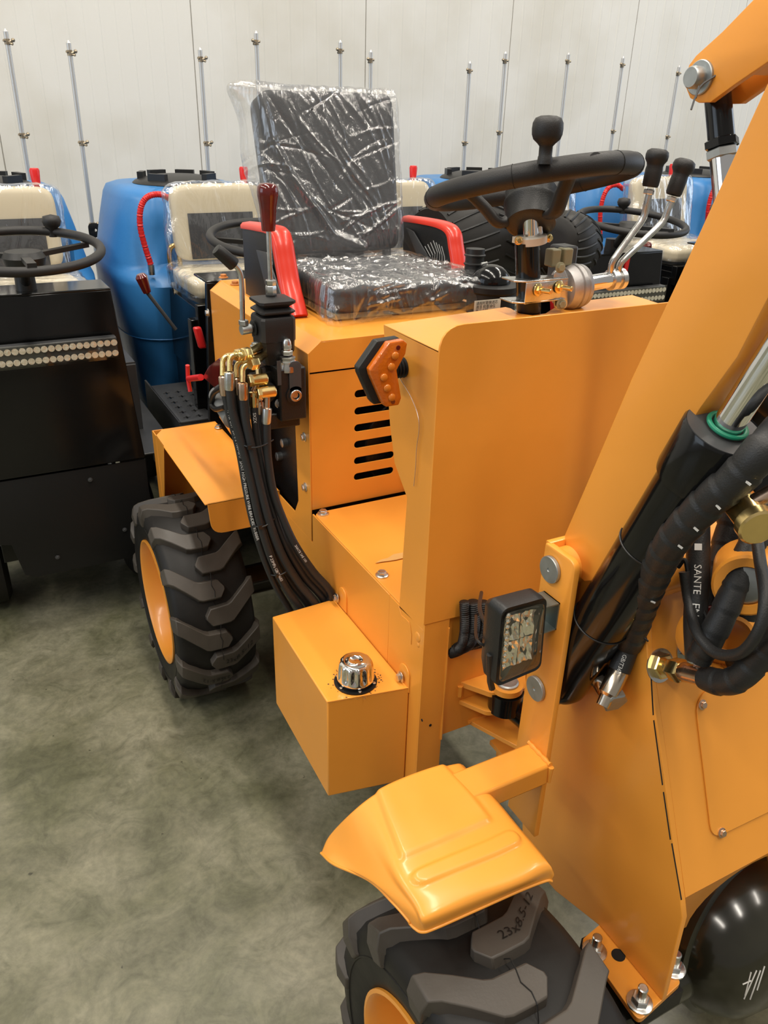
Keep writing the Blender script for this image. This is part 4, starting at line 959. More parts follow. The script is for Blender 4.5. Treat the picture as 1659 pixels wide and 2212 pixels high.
b = MB(); b.cyl(r0 + rd * .34, r0 + rd * .60, .034, n=32); b.build('tilt_cylinder', BLACKG, trd)

# wrapped and printed hoses on the right
def wrapped(pts, r, name='wrapped_hose', pitch=.030):
    path = spline(pts, 12); L = [0]
    for a, c in zip(path, path[1:]): L.append(L[-1] + (c - a).length)
    n = int(L[-1] / .003); P = []
    j = 0
    for i in range(n + 1):
        s_ = L[-1] * i / n
        while j < len(L) - 2 and L[j + 1] < s_: j += 1
        P.append(path[j].lerp(path[j + 1], (s_ - L[j]) / max(1e-6, L[j + 1] - L[j])))
    return MB().tube(P, lambda t: r * (.94 + .11 * ((t * L[-1] / pitch) % 1) ** .6), 18), P
dB = lambda f: dep(cb0.lerp(cb1_, f))
m_, pth = wrapped([D(1358, 1392, dB(0) - .085), D(1378, 1335, dB(.1) - .10), D(1405, 1262, dB(.25) - .12), D(1450, 1172, dB(.45) - .13), D(1530, 1085, dB(.65) - .12), D(1590, 1035, dB(.8) - .10), D(1660, 960, dB(.9) - .09), D(1740, 880, dB(.95) - .04)], .0195)
wh = m_.build('spiral_wrapped_hose', HOSE, LD, smooth=60)
b = MB(); a0, a1_ = D(1338, 1448, dB(0) - .085), D(1361, 1385, dB(0) - .085); b.tube([a0, a1_], .0155, 18); hs_ = b.build('hose_end', HOSE, wh)
b = MB(); wraptext(b, 'GB/T368', .0078, [a1_ + (a1_ - a0) * .1, a1_.lerp(a0, .2), a1_.lerp(a0, .6), a0], .0158, .0235, (CAM - a0).normalized(), 1); b.build('hose_print', WHITEP, wh, smooth=0)
b = MB(); b.lathe(a0, D(1315, 1496, dB(0) - .088) - a0, [(.0135, 0), (.0145, .002), (.0140, .036), (.010, .040), (.009, .055)], 20); b.build('crimp_sleeve', mat('crimp_nickel', (.60, .52, .42), .2, 1), wh)
b = MB()
for f_ in (.30, .55, .62, .70, .78, .86):
    i = int(f_ * (len(pth) - 1)); p = pth[i]; t = (pth[i + 1] - p).normalized(); tw = (CAM - p).normalized(); tw = (tw - t * tw.dot(t)).normalized(); sdv = t.cross(tw)
    o = p + tw * .0175 + sdv * .011; b.box(o, (.0022, .006, .0015), (t, sdv, tw))
b.build('tape_mark', WHITEP, wh)
m_, _ = wrapped([D(1590, 1090, 1.08), D(1570, 1170, 1.08), D(1545, 1260, 1.07), D(1525, 1330, 1.07), D(1515, 1400, 1.06)], .0185); m_.build('spiral_wrapped_hose', HOSE, LD, smooth=60)
m_, _ = wrapped([D(1660, 1080, 1.0), D(1630, 1160, 1.0), D(1600, 1230, .99), D(1570, 1310, .99), D(1535, 1380, 1.0), D(1510, 1420, 1.02)], .0165); m_.build('spiral_wrapped_hose', HOSE, LD, smooth=60)
sp_ = spline([D(1512, 1010, 1.05), D(1508, 1100, 1.045), D(1508, 1180, 1.04), D(1507, 1260, 1.035), D(1502, 1340, 1.035), D(1505, 1420, 1.05)], 8)
sh = MB().tube(sp_, .0150, 18).build('printed_hose', HOSE, LD, smooth=80)
b = MB(); wraptext(b, 'SANTE   EN 853  2SN DN10', .0125, sp_, .0152, .128, (CAM - sp_[10]).normalized(), 1)
vs, fs = textmesh('ST', .009); b.build('hose_print', WHITEP, sh, smooth=0)
b = MB(); wraptext(b, '\u25a0', .012, sp_, .0152, .100, (CAM - sp_[10]).normalized(), 1); b.build('hose_logo', WHITEP, sh, smooth=0)
lp_ = spline([D(1478, 1235, 1.03), D(1488, 1300, 1.03), D(1505, 1365, 1.0), D(1545, 1410, .97), D(1600, 1410, .93), D(1640, 1360, .90), D(1652, 1290, .90), D(1640, 1200, .93), D(1630, 1120, .97)], 9)
MB().tube(lp_, .0070, 14).build('looped_hose', HOSE, LD, smooth=80)
b = MB(); b.tube(spline([D(1465, 1225, 1.04), D(1480, 1210, 1.03), D(1490, 1250, 1.03), D(1530, 1345, 1.02)], 6), .003, 8); b.build('black_cable', PLAST, LD)
# two hose connections on the panel
for (f0, f1, f2, big) in (((1425, 1437), (1520, 1463), ((1522, 1464), (1560, 1474), (1600, 1462), (1650, 1410), (1700, 1360)), 1), ((1488, 1407), (1585, 1425), ((1586, 1425), (1620, 1430), (1680, 1420)), 0)):
    P0 = pp(*f0); da = dep(P0); P1 = D(*f1, da - .085); ad_ = (P1 - P0).normalized(); L_ = (P1 - P0).length
    b = MB(); b.lathe(P0, pn, [(.024, 0), (.024, .002), (.012, .002)], 32); fw = b.build('fitting_washer', STEEL, LD)
    b = MB(); b.hexa(P0, ad_, .0185, .014); b.lathe(P0, ad_, [(.011, .012), (.011, .03)], 20); b.build('panel_nut', GOLD if big else STEEL, fw)
    b = MB(); b.hexa(P0 + ad_ * .026, ad_, .0165, .024); b.build('union_nut', GOLD if big else COPPER, fw)
    b = MB(); b.lathe(P0 + ad_ * .050, ad_, [(.0125, 0), (.0135, .002), (.0125, .012), (.0125, L_ - .05)], 24); b.build('crimp_sleeve', COPPER, fw)
    m_, _ = wrapped([D(x, y, da - .085 - .03 * i) for i, (x, y) in enumerate(f2)], .0165 if big else .015); m_.build('spiral_wrapped_hose', HOSE, fw, smooth=60)
# big gold banjo fitting near the edge
g0 = D(1598, 1085, .86); g1 = D(1632, 1130, .83); b = MB(); b.lathe(g0, g1 - g0, [(.018, -.006), (.018, (g1 - g0).length * .9), (.0215, (g1 - g0).length * .92), (.0215, (g1 - g0).length + .008), (.019, (g1 - g0).length + .010), (.001, (g1 - g0).length + .010)], 28); gf = b.build('gold_banjo', GOLD, LD)
b = MB(); b.cyl(D(1628, 1085, .84), D(1672, 1060, .83), .0085); b.build('banjo_neck', COPPER, gf)
# dark hoses behind the rod, printed
hp = spline([D(1700, 640, 1.0), D(1640, 730, 1.0), D(1600, 790, 1.0), D(1570, 850, 1.02), D(1545, 930, 1.04), D(1530, 1020, 1.06)], 8)
hh_ = MB().tube(hp, .018, 16).build('printed_hose', HOSE, LD, smooth=80)
b = MB(); wraptext(b, '@ MEE 19035', .0165, hp, .0183, .075, (CAM - hp[10]).normalized(), 1); b.build('hose_print', mat('grey_print', (.25, .25, .24), .6), hh_, smooth=0)
b = MB(); b.tube(spline([D(1700, 690, .92), D(1650, 720, .94), D(1630, 760, .95), D(1640, 830, .97), D(1690, 880, .97)], 7), .022, 16); b.tube(spline([D(1700, 800, 1.0), D(1640, 900, 1.06), D(1620, 1000, 1.08), D(1640, 1090, 1.08)], 7), .03, 16); b.tube(spline([D(1680, 1130, 1.02), D(1650, 1200, 1.03), D(1600, 1330, 1.05)], 7), .02, 14); b.build('black_hose', PLAST, LD, smooth=80)
b = MB(); b.tube(spline([D(1500, 1330, 1.06), D(1540, 1320, 1.05), D(1600, 1310, 1.04), D(1680, 1290, 1.02)], 7), .008, 12); b.build('maroon_hose', MAROON, LD)

# articulation joint between the frames
b = MB(); zA = .486
pl_ = [Y(1014, 1564, .998), Z(1118, 1612, zA), Z(1200, 1600, zA), Z(1200, 1560, zA), Y(1082, 1531, .998)]
for p in pl_: p.z = zA
b.plate(pl_, (0, 0, -.010), bev=.001)
zA2 = .60; c_ = Z(1096, 1478, zA2)
b.plate([V((c_.x - .07, .998, zA2 - .02)), V((c_.x - .035, c_.y, zA2 - .02)), V((c_.x + .03, c_.y - .02, zA2 - .02)), V((c_.x + .08, .998, zA2 - .02))], (0, 0, .012), rad=[0, .02, .02, 0])
b.plate([V((c_.x - .07, .998, zA2 - .062)), V((c_.x - .04, c_.y, zA2 - .062)), V((c_.x + .03, c_.y - .02, zA2 - .062)), V((c_.x + .08, .998, zA2 - .062))], (0, 0, .010), rad=[0, .02, .02, 0])
b.lathe(c_ + V((0, 0, -.01)), EZ, [(.030, 0), (.030, .012)], 32)
b.bounds((.82, .80, .36), (.99, 1.0, .372)); b.bounds((.80, .62, .40), (1.01, 1.0, .41))
aj = b.build('articulation_joint', ORANGE, LD, smooth=20)
MB().lathe(c_ + V((0, 0, .002)), EZ, [(.021, 0), (.021, .004), (.018, .006), (.001, .0055)], 30).build('joint_pin', PINST, aj)
b = MB(); e1 = Z(1150, 1560, zA + .03); b.lathe(c_ + V((0, 0, -.056)), EZ, [(.033, 0), (.033, .042)], 32); b.tube([c_ + V((0, 0, -.035)), e1.lerp(c_, .3) + V((0, 0, -.01)), e1], .026, 18)
scy = b.build('steering_cylinder', BLACKG, LD); bolt('cylinder_fitting', e1 + V((-.012, -.015, .015)), (-.3, -1, .6), .012, scy, CAST)
b = MB(); b.tube([Y(1012 + (1080 - 1012) * i / 12, 1560 - (1560 - 1533) * i / 12, .996) for i in range(13)], lambda t: .004 + .001 * sin(t * 50), 6); b.build('weld_bead', ORANGE, aj); b = MB(); b.tube([V((c_.x - .072, .996, zA2 - .015 - i * .008)) for i in range(4)], .006, 6); b.build('weld_bead', ORANGE, aj)
# corrugated conduits under the cowl
for k, (xa, r) in enumerate(((1003, .0085), (1022, .0115), (1044, .009))):
    pth = spline([Y(xa, 1300, .975), Y(xa + 1, 1350, .970), Y(xa - 3 - k * 4, 1385, .972), Y(990 + k * 4, 1402 - k * 2, .985), Y(970, 1410, 1.01)], 45)
    n = 0; h = MB().tube(pth, (lambda r_: lambda t: r_ * (1 + .10 * sin(t * 290)))(r), 14).build('corrugated_conduit', PLAST, LD, smooth=60)
b = MB(); s0 = Y(969, 1412, .9955); s1 = Y(1050, 1398, .9955); b.plate([s0 + V((0, 0, .012)), s1 + V((0, 0, .014)), s1, s0 + V((0, 0, -.004))], (0, .001, 0), rad=.005); b.build('conduit_slot', BOOTM, LD)

# work lamp on a small bracket
LY = .700
def lq(px, py, o=0): return Y(px, py, LY + o)
fa = [lq(1084, 1318), lq(1178, 1292), lq(1165, 1440), lq(1070, 1480)]
b = MB(); c0 = sum(fa, V()) / 4
def ring_(s, dy, dx=0): return [V((c0.x + (p.x - c0.x) * s + dx, p.y + dy, c0.z + (p.z - c0.z) * s)) for p in rp]
rp0 = rounded([((p.x), (p.z)) for p in fa], .012); rp = [V((x, LY, z)) for x, z in rp0]
b.loft([ring_(.90, 0.002), ring_(1.04, -.002), ring_(1.06, .006), ring_(1.05, .026, -.001), ring_(.85, .042, -.002)], caps=True)
lamp = b.build('work_lamp', PLAST, LD, smooth=30, label='square black LED work lamp')
b = MB(); b.loft([ring_(.93, -.0035), ring_(.86, -.0065), ring_(.40, -.0085)], caps=True); b.build('lamp_glass', LENS, lamp, smooth=60)
refl = mat('lamp_reflector', (.95, .92, .84), .10, .85)
b = MB(); cu0 = V((fa[0].x, 0, fa[0].z)); 
for i in range(2):
    for j in range(2):
        u0_, v0_ = .10 + .34 * i, .10 + .36 * j
        def bil(u, v): return fa[0].lerp(fa[1], u).lerp(fa[3].lerp(fa[2], u), v)
        cc_ = bil(u0_ + .17, v0_ + .18)
        R0 = [bil(u0_, v0_), bil(u0_ + .33, v0_), bil(u0_ + .33, v0_ + .35), bil(u0_, v0_ + .35)]
        prev = None
        G = 6; n0 = len(b.v); rgl = random.Random(i * 7 + j)
        for gj in range(G + 1):
            for gi in range(G + 1):
                p = bil(u0_ + .33 * gi / G, v0_ + .35 * gj / G); bowl = (1 - ((gi / G - .5) ** 2 + (gj / G - .5) ** 2) * 2)
                b.v.append(p + V((0, -.002 + .004 * bowl + rgl.uniform(-.0016, .0016), 0)))
        for gj in range(G):
            for gi in range(G):
                k0 = n0 + gj * (G + 1) + gi; b.f += [(k0, k0 + 1, k0 + G + 2), (k0, k0 + G + 2, k0 + G + 1)]
for j in range(10):
    y0_ = .08 + j * .075; p = bil(.06, y0_); b.sphere(p + V((.006, -.002, 0)), .0035, (0, -1, 0), .7, 8)
b.build('lamp_reflector', refl, lamp, smooth=3)
b = MB(); k_ = V((XB - .001, .715, fa[1].z - .038)); b.bounds((XB - .030, .700, k_.z - .022), (XB - .028, .735, k_.z + .022)); b.bounds((XB - .030, .700, k_.z + .020), (XB, .735, k_.z + .022)); b.bounds((XB - .030, .700, k_.z - .022), (XB, .735, k_.z - .020)); b.bounds((XB - .002, .700, k_.z - .022), (XB, .735, k_.z + .022))
b.build('lamp_bracket', ZINCG, lamp)
b = MB(); pl2 = fa[3] + V((-.006, .014, -.006)); b.tube([pl2 + V((.002, 0, .05)), pl2 + V((.008, 0, 0)), pl2 + V((.012, 0, -.012))], .005, 8)
b.tube(spline([lq(1062, 1350, .03), lq(1045, 1340, .05), lq(1036, 1310, .1), lq(1040, 1280, .2)], 6), .003, 8); b.tube(spline([lq(1056, 1400, .03), lq(1030, 1380, .05), lq(1028, 1330, .15)], 6), .0022, 8); b.build('lamp_cable', PLAST, lamp)

# front fender with pressed ribs, on its square bar
b = MB(); ba0 = X(1150, 1606, XB + .002); zt_b = ba0.z
q0 = Z(1152, 1600, zt_b); q1 = Z(1168, 1662, zt_b); q2 = Z(1065, 1705, zt_b); q3 = Z(1000, 1660, zt_b)
q0 = V((XB, q0.y, zt_b)); q1 = V((XB, q1.y, zt_b)); wdir = V((-(q1.x - q3.x), q3.y - q0.y, 0)); 
barv = q3 - q0; barv.z = 0
b.prism([q0, q1, q1 + barv * 1.9, q0 + barv * 1.9], (0, 0, -.038))
fbar = b.build('fender_bar', ORANGE, LD, smooth=20, bevel=.004)
b = MB(); b.tube([q0.lerp(q1, i / 10) + V((-.002, 0, .001)) for i in range(11)], lambda t: .0035 + .001 * sin(t * 40), 8); b.tube([q1 + V((-.002, -.002, -.002 - i * .006)) for i in range(6)], lambda t: .0045 + .002 * sin(t * 30), 8); b.build('weld_bead', ORANGE, fbar)
zF = .690
rowsp = [ # rear to front; each from inner (right) edge to outer skirt
 [(1000, 1652, .676), (985, 1650, .688), (930, 1664, .692), (860, 1690, .692), (808, 1717, .690), (760, 1755, .668), (712, 1805, .612), (694, 1842, .585)],
 [(1062, 1716, .676), (1048, 1714, .692), (990, 1738, .694), (905, 1775, .694), (838, 1802, .690), (798, 1828, .670), (752, 1862, .630), (722, 1866, .612)],
 [(1124, 1790, .676), (1108, 1786, .690), (1045, 1815, .692), (960, 1850, .692), (872, 1888, .688), (845, 1902, .672), (812, 1910, .652), (797, 1900, .640)],
 [(1176, 1852, .672), (1160, 1848, .686), (1095, 1878, .688), (1000, 1915, .688), (912, 1950, .682), (888, 1958, .672), (862, 1955, .660), (850, 1950, .652)],
 [(1196, 1885, .664), (1184, 1876, .676), (1120, 1908, .678), (1030, 1942, .678), (925, 1985, .674), (905, 1990, .664), (890, 1988, .656), (880, 1984, .650)],
 [(1192, 1902, .652), (1178, 1902, .656), (1125, 1922, .656), (1035, 1962, .656), (940, 2004, .652), (912, 2012, .648), (896, 2004, .646), (886, 1994, .645)]]
grid = [[Z(x, y, z) for x, y, z in r] for r in rowsp]
cols = [spline([grid[i][j] for i in range(6)], 24) for j in range(8)]
NV = len(cols[0]); fine = [spline([cols[j][i] for j in range(8)], 18) for i in range(NV)]
NU = len(fine[0])
def sstep(a, c, x):
    t = max(0, min(1, (x - a) / (c - a))); return t * t * (3 - 2 * t)
def boxd(u, v, u0, u1, v0, v1, s=.02): return sstep(u0 - s, u0 + s, u) * (1 - sstep(u1 - s, u1 + s, u)) * sstep(v0 - s, v0 + s, v) * (1 - sstep(v1 - s, v1 + s, v))
vs = []; fs = []
for i in range(NV):
    for j in range(NU):
        u_c, v_c = j / (NU - 1), i / (NV - 1); p = fine[i][j]
        hgt_ = .0052 * boxd(u_c, v_c, .215, .555, -.3, .33, .015) + .0052 * (1 - sstep(.030, .056, math.hypot(max(0, abs(u_c - .355) - .155) * 1.0, (v_c - .455))))
        vs.append(p + V((0, 0, hgt_)))
for i in range(NV - 1):
    for j in range(NU - 1): fs.append((i * NU + j, i * NU + j + 1, (i + 1) * NU + j + 1, (i + 1) * NU + j))
fb = MB().add(vs, fs); ff = fb.build('front_fender', ORANGE, LD, smooth=80, solid=.0025)
b = MB(); rg_ = MB()
edge = [fine[i][NU - 1] for i in range(NV)] + [fine[NV - 1][j] for j in range(NU - 1, -1, -1)]
MB().tube([p + V((0, 0, -.001)) for p in edge], .0022, 8).build('rolled_edge', ORANGE, ff, smooth=80)

# ================================================================ row of spray carts along the wall
CX0 = .885; SP = .706
def cart_proto():
    cx = CX0
    r = empty('spray_cart', (cx, 2.9, 0), '', 'sprayer')
    def bx(name, m, boxes, par=r, bevel=.002, label=None):
        b = MB()
        for a, c in boxes: b.bounds((cx + a[0], a[1], a[2]), (cx + c[0], c[1], c[2]))
        return b.build(name, m, par, bevel=bevel, label=label)
    bx('chassis', BLACKG, [((-.20, 2.46, .26), (.20, 3.95, .42)), ((-.17, 2.62, .42), (.17, 3.06, .97)), ((-.24, 3.02, .28), (.24, 3.85, .33))])
    b = MB(); b.prism([(cx - .215, 2.40, 1.085), (cx + .215, 2.40, 1.085), (cx + .25, 2.37, .575), (cx - .25, 2.37, .575)], (0, .02, 0))
    b.bounds((cx - .215, 2.40, 1.083), (cx + .215, 2.54, 1.09)); fpn = b.build('front_panel', BLACKG, r, bevel=.003)
    b = MB(); b.plate([(cx - .25, 2.375, .568), (cx + .25, 2.375, .568), (cx + .25, 2.375, .24), (cx + .22, 2.375, .235), (cx - .12, 2.375, .235), (cx - .15, 2.375, .25), (cx - .17, 2.375, .36), (cx - .25, 2.375, .38)], (0, .006, 0))
    sk = b.build('front_skirt', BLACKM, r)
    for x, z in ((.08, .53), (-.05, .29), (.16, .34)): bolt('skirt_bolt', (cx + x, 2.374, z), -EY, .005, sk, DARKGREY)
    # LED light bar
    b = MB(); b.bounds((cx - .205, 2.345, .905), (cx + .205, 2.375, .965)); lb = b.build('light_bar', DARKGREY, r, bevel=.004)
    b = MB()
    for i in range(22):
        for k in range(2): b.lathe((cx - .195 + .0186 * i, 2.340, .920 + .030 * k), EY, [(.0092, 0), (.0085, .001), (.003, .008), (.0001, .008)], 10)
    b.build('led_reflector', SLVBAR, lb)
    b = MB(); b.bounds((cx - .205, 2.338, .903), (cx + .205, 2.3405, .967)); b.build('bar_lens', LENS, lb)
    # steering
    b = MB(); b.cyl((cx + .0, 2.47, 1.08), (cx, 2.37, 1.20), .014); b.lathe((cx, 2.46, 1.085), EZ, [(.028, 0), (.026, .05)], 18); b.build('steering_column', PLAST, r)
    b = MB(); b.torus((cx, 2.37, 1.208), (0, -.12, 1), .195, .0125, 64, 12); wl = b.build('steering_wheel', GRIP, r, smooth=60)
    b = MB()
    for a in (.5, 2.64, -1.57):
        b.box((cx + .10 * cos(a), 2.37 + .10 * sin(a), 1.195), (.20, .022, .012), (V((cos(a), sin(a), .05)), V((-sin(a), cos(a), 0)), EZ))
    b.lathe((cx, 2.37, 1.17), EZ, [(.05, 0), (.055, .02), (.045, .035), (.001, .04)], 28); b.build('wheel_spoke', PLAST, wl)
    b = MB(); b.lathe((cx + .10, 2.535, 1.215), EZ, [(.012, 0), (.012, .022), (.022, .030), (.026, .042), (.022, .055), (.001, .06)], 24); b.build('spinner_knob', GRIP, wl, smooth=60)
    # seat
    cc_ = V((cx, 2.79, 1.015))
    s = softbox((cc_, EX, EY, EZ), .38, .34, .06, 12, 12, 5, 8).build('seat_cushion', CREAM, r, smooth=60)
    softbox((cc_ + V((0, 0, .003)), EX, EY, EZ), .41, .37, .085, 40, 40, 8, 9, film_fn(.41, .37, .085, (((1, -1, -1), (.03, -.01, -.02), .06),), .010, 8, 10)).build('plastic_film', FILMB, s, smooth=80)
    ub = V((0, .16, 1)).normalized(); sn_ = V((0, 1, -.16)).normalized(); bc_ = V((cx, 2.955, 1.185))
    k = softbox((bc_, EX, sn_, ub), .33, .07, .255, 16, 5, 14, 7).build('seat_backrest', CREAM, r, smooth=60)
    b = MB(); b.plate([bc_ + EX * x - sn_ * .0365 + ub * z for x, z in ((-.118, -.122), (.118, -.122), (.118, .030), (-.118, .030))], -sn_ * .002); b.build('backrest_insert', VINYL, k)
    softbox((bc_ - ub * .01, EX, sn_, ub), .37, .11, .29, 44, 8, 40, 8, film_fn(.37, .11, .29, (((-1, -1, 1), (-.03, 0, -.01), .05), ((-1, -1, -.3), (-.02, -.02, 0), .07)), .009, 5, 10, (.6, 0, -1))).build('plastic_film', FILMB, k, smooth=80)
    # blue tank with black lid
    tx = cx - .02; ty = 3.44
    def sec(z, hx, hy, front=0, n=40, e=4.0):
        out = []
        for i in range(n):
            a = 2 * pi * i / n; c, s_ = cos(a), sin(a)
            x = (abs(c) ** (2 / e)) * (1 if c > 0 else -1) * hx; y = (abs(s_) ** (2 / e)) * (1 if s_ > 0 else -1) * hy
            if y < 0: y = y * (1 + front) - (0 if abs(x) > hx * .55 else -.035 * (front == 0))
            out.append(V((tx + x, ty + y, z)))
        return out
    b = MB(); b.loft([sec(.30, .20, .28), sec(.34, .23, .31), sec(.50, .27, .33), (sec(.74, .30, .34, .10)), sec(.76, .31, .345, .12), sec(.955, .325, .35, .22), sec(.985, .325, .345, .16), sec(.995, .322, .34, .02), sec(1.02, .315, .33, 0), sec(1.15, .285, .32, 0), sec(1.24, .262, .30, 0), sec(1.265, .250, .28, 0), sec(1.278, .225, .25, 0, e=3), sec(1.280, .18, .2, 0, e=2.5)])
    tk_ = b.build('blue_tank', BLUE, r, smooth=50, bevel=0)
    b = MB(); b.tube([p + (p - V((tx, ty, p.z))).normalized() * .001 for p in sec(.75, .305, .342, .11)], .003, 6, closed=True); b.build('mould_seam', BLUE, tk_)
    b = MB(); b.lathe((tx, ty - .04, 1.276), EZ, [(.172, 0), (.174, .006), (.165, .014), (.150, .020), (.09, .034), (.001, .038)], 48)
    for a in (.3, 1.1, 1.95, 2.75, 3.9, 5.5):
        b.box((tx + .138 * cos(a), ty - .04 + .138 * sin(a), 1.305), (.022, .075, .030), (V((cos(a), sin(a), 0)), V((-sin(a), cos(a), 0)), EZ))
    b.build('tank_lid', PLAST, tk_, smooth=30)
    # corrugated red hose and gauge manifold on the tank front
    hp_ = spline([Y(372, 432, 3.05), Y(345, 420, 3.05), Y(318, 426, 3.05), Y(304, 450, 3.05), Y(303, 490, 3.05), Y(314, 535, 3.05), Y(326, 572, 3.05)], 14)
    b = MB().tube(hp_, lambda t: .0105 * (1 + .13 * sin(t * 300)), 12).build('red_hose', REDP, r, smooth=50)
    e = hp_[-1]; m2 = MB(); m2.cyl(e, e - V((0, 0, .035)), .012); m2.build('hose_spigot', STEEL, b)
    b = MB(); g = Y(372, 545, 2.96)
    for i, dx in enumerate((0, .035)): b.tube(spline([g + V((dx - .01, 0, -.06)), g + V((dx - .01, 0, 0)), g + V((dx + .005, 0, .022)), g + V((dx + .05, .01, .022))], 5), .009, 10)
    b.box(g + V((.08, .02, .01)), (.10, .03, .035)); b.cyl(g + V((.05, .02, .03)), g + V((.05, .02, .07)), .01); mf = b.build('brass_manifold', BRASSY, r, smooth=40)
    b = MB(); b.lathe(g + V((.095, -.01, .055)), -EY, [(.026, -.02), (.026, 0), (.023, .001), (.001, .001)], 28); b.build('pressure_gauge', WHITEP, mf)
    b = MB(); b.cyl(g + V((.055, .02, .07)), g + V((.055, .02, .14)), .024); b.build('filter_glass', GREYP, mf)
    b = MB(); b.tube(spline([g + V((-.01, 0, -.06)), g + V((0, .0, -.14)), g + V((.03, 0, -.22)), g + V((.07, 0, -.30))], 5), .010, 10); b.tube(spline([g + V((.025, 0, -.06)), g + V((.035, .0, -.14)), g + V((.06, 0, -.22)), g + V((.10, 0, -.28))], 5), .010, 10); b.build('drain_hose', PLAST, mf)
    b = MB(); b.tube([g + V((-.003, -.002, -.10)), g + V((.008, -.002, -.16))], .0125, 10); b.tube([g + V((.033, -.002, -.10)), g + V((.042, -.002, -.15))], .0125, 10); b.build('hose_collar', CREAM, mf)
    # levers
    b = MB(); b.lathe((cx + .125, 3.02, 1.30), (0, 0, 1), [(.010, 0), (.012, .003), (.016, .055), (.013, .062), (.001, .063)], 16); kn = b.build('red_lever', REDP, r, smooth=40)
    b = MB(); b.cyl((cx + .125, 3.02, .98), (cx + .125, 3.02, 1.30), .006); b.build('lever_rod', STEEL, kn)
    k0, k1, k2 = Y(303, 592, 2.62), Y(318, 632, 2.62), Y(380, 712, 2.60)
    b = MB(); b.lathe(k1, k0 - k1, [(.012, 0), (.013, .003), (.019, (k0 - k1).length - .01), (.012, (k0 - k1).length), (.001, (k0 - k1).length)], 20); dk = b.build('shift_lever', MAROON, r, smooth=40)
    b = MB(); b.cyl(k1, k2, .006); b.build('lever_rod', DARKGREY, dk)
    b = MB(); p0, p1 = Y(425, 706, 2.50), Y(438, 752, 2.50); b.box((p0 + p1) / 2, (.026, .02, (p1 - p0).length), (EX, EY, (p1 - p0).normalized())); b.build('red_brake_handle', REDP, r, bevel=.006)
    # side platform, guards
    b = MB(); b.plate([(cx - .31, 2.50, .625), (cx - .17, 2.50, .625), (cx - .17, 2.92, .625), (cx - .31, 2.92, .625)], (0, 0, -.006), holes=[[V((cx - .31 + .035 + .042 * i + dx, 2.54 + .055 * j + dy, .625)) for dx, dy in ((-.012, -.003), (-.003, -.003), (-.003, -.012), (.003, -.012), (.003, -.003), (.012, -.003), (.012, .003), (.003, .003), (.003, .012), (-.003, .012), (-.003, .003), (-.012, .003))] for i in range(3) for j in range(6)])
    b.bounds((cx - .31, 2.502, .30), (cx - .17, 2.508, .62)); b.bounds((cx - .312, 2.50, .30), (cx - .306, 3.0, .625)); b.build('step_platform', DARKGREY, r)
    bx('side_frame', BLACKG, [((-.18, 2.60, .70), (-.14, 3.05, .95)), ((-.22, 2.60, .42), (-.17, 2.64, .93)), ((-.20, 2.58, .90), (.0, 2.61, .98)), ((-.16, 2.56, .50), (.16, 2.60, .70))])
    bx('side_guard', DARKGREY, [((.21, 2.62, .42), (.30, 2.63, .80)), ((.21, 2.63, .80), (.30, 3.0, .806)), ((.20, 2.40, .57), (.36, 2.95, .576)), ((.19, 2.55, .60), (.20, 2.95, .98))])
    for yy in (2.72, 3.55):
        for s in (-1, 1):
            b = MB(); b.lathe((cx + s * .25, yy, .20), EX, [(.03, -.05), (.09, -.05), (.17, -.055), (.197, -.04), (.2, 0), (.197, .04), (.17, .055), (.09, .05), (.03, .05)], 36); b.build('cart_wheel', RUBBER, r, smooth=40)
        MB().cyl((cx - .25, yy, .2), (cx + .25, yy, .2), .029).build('cart_axle', BLACKM, r)
    b = MB(); b.lathe((cx + .20, 3.08, .98), (1, -.25, 0), [(.001, 0), (.15, .001), (.15, .008), (.001, .009)], 40); b.build('round_guard', BLACKG, r)
    return r
proto = cart_proto()
def copy_tree(o, parent=None):
    c = o.copy(); COL.objects.link(c)
    if parent: c.parent = parent; c.matrix_parent_inverse = o.matrix_parent_inverse.copy()
    for ch in o.children: copy_tree(ch, c)
    return c
CARTS = [
 (-1, 'leftmost spray cart, its black front panel and steering wheel cut by the left picture edge', ((12, 68, 0, 0),)),
 (0, 'spray cart whose whole blue tank and red hose show left of the wrapped seat', ((148, 93, 0, 0), (432, 108, 0, 0))),
 (1, 'spray cart mostly hidden by the wrapped black seat, only strips of its cream backrest showing', ((553, 72, 0, 0), (735, 92, 0, 0))),
 (2, 'spray cart directly behind the steering wheel, its black fluted lid left of the spinner knob', ((801, 113, 0, 0), (1015, 137, 0, 0))),
 (3, 'spray cart behind the twin lever knobs, its steering wheel and black panel in view', ((1092, 116, 0, 0), (1228, 118, 0, 0))),
 (4, 'rightmost spray cart half hidden behind the orange lift boom', ((1346, 126, 0, 0), (1467, 145, 0, 0)))]
MY = 3.93
NOZ = mat('nozzle_metal', (.34, .28, .20), .35, .8, var=.3, vscale=60)
roots = []
for n, lab, masts in CARTS:
    o = proto if n == 0 else copy_tree(proto)
    o.location = (CX0 + SP * n, 2.9, 0); o['label'] = lab; o['group'] = 'spray carts lined up along the wall'; roots.append(o)
bpy.context.view_layer.update()
rg = random.Random(2)
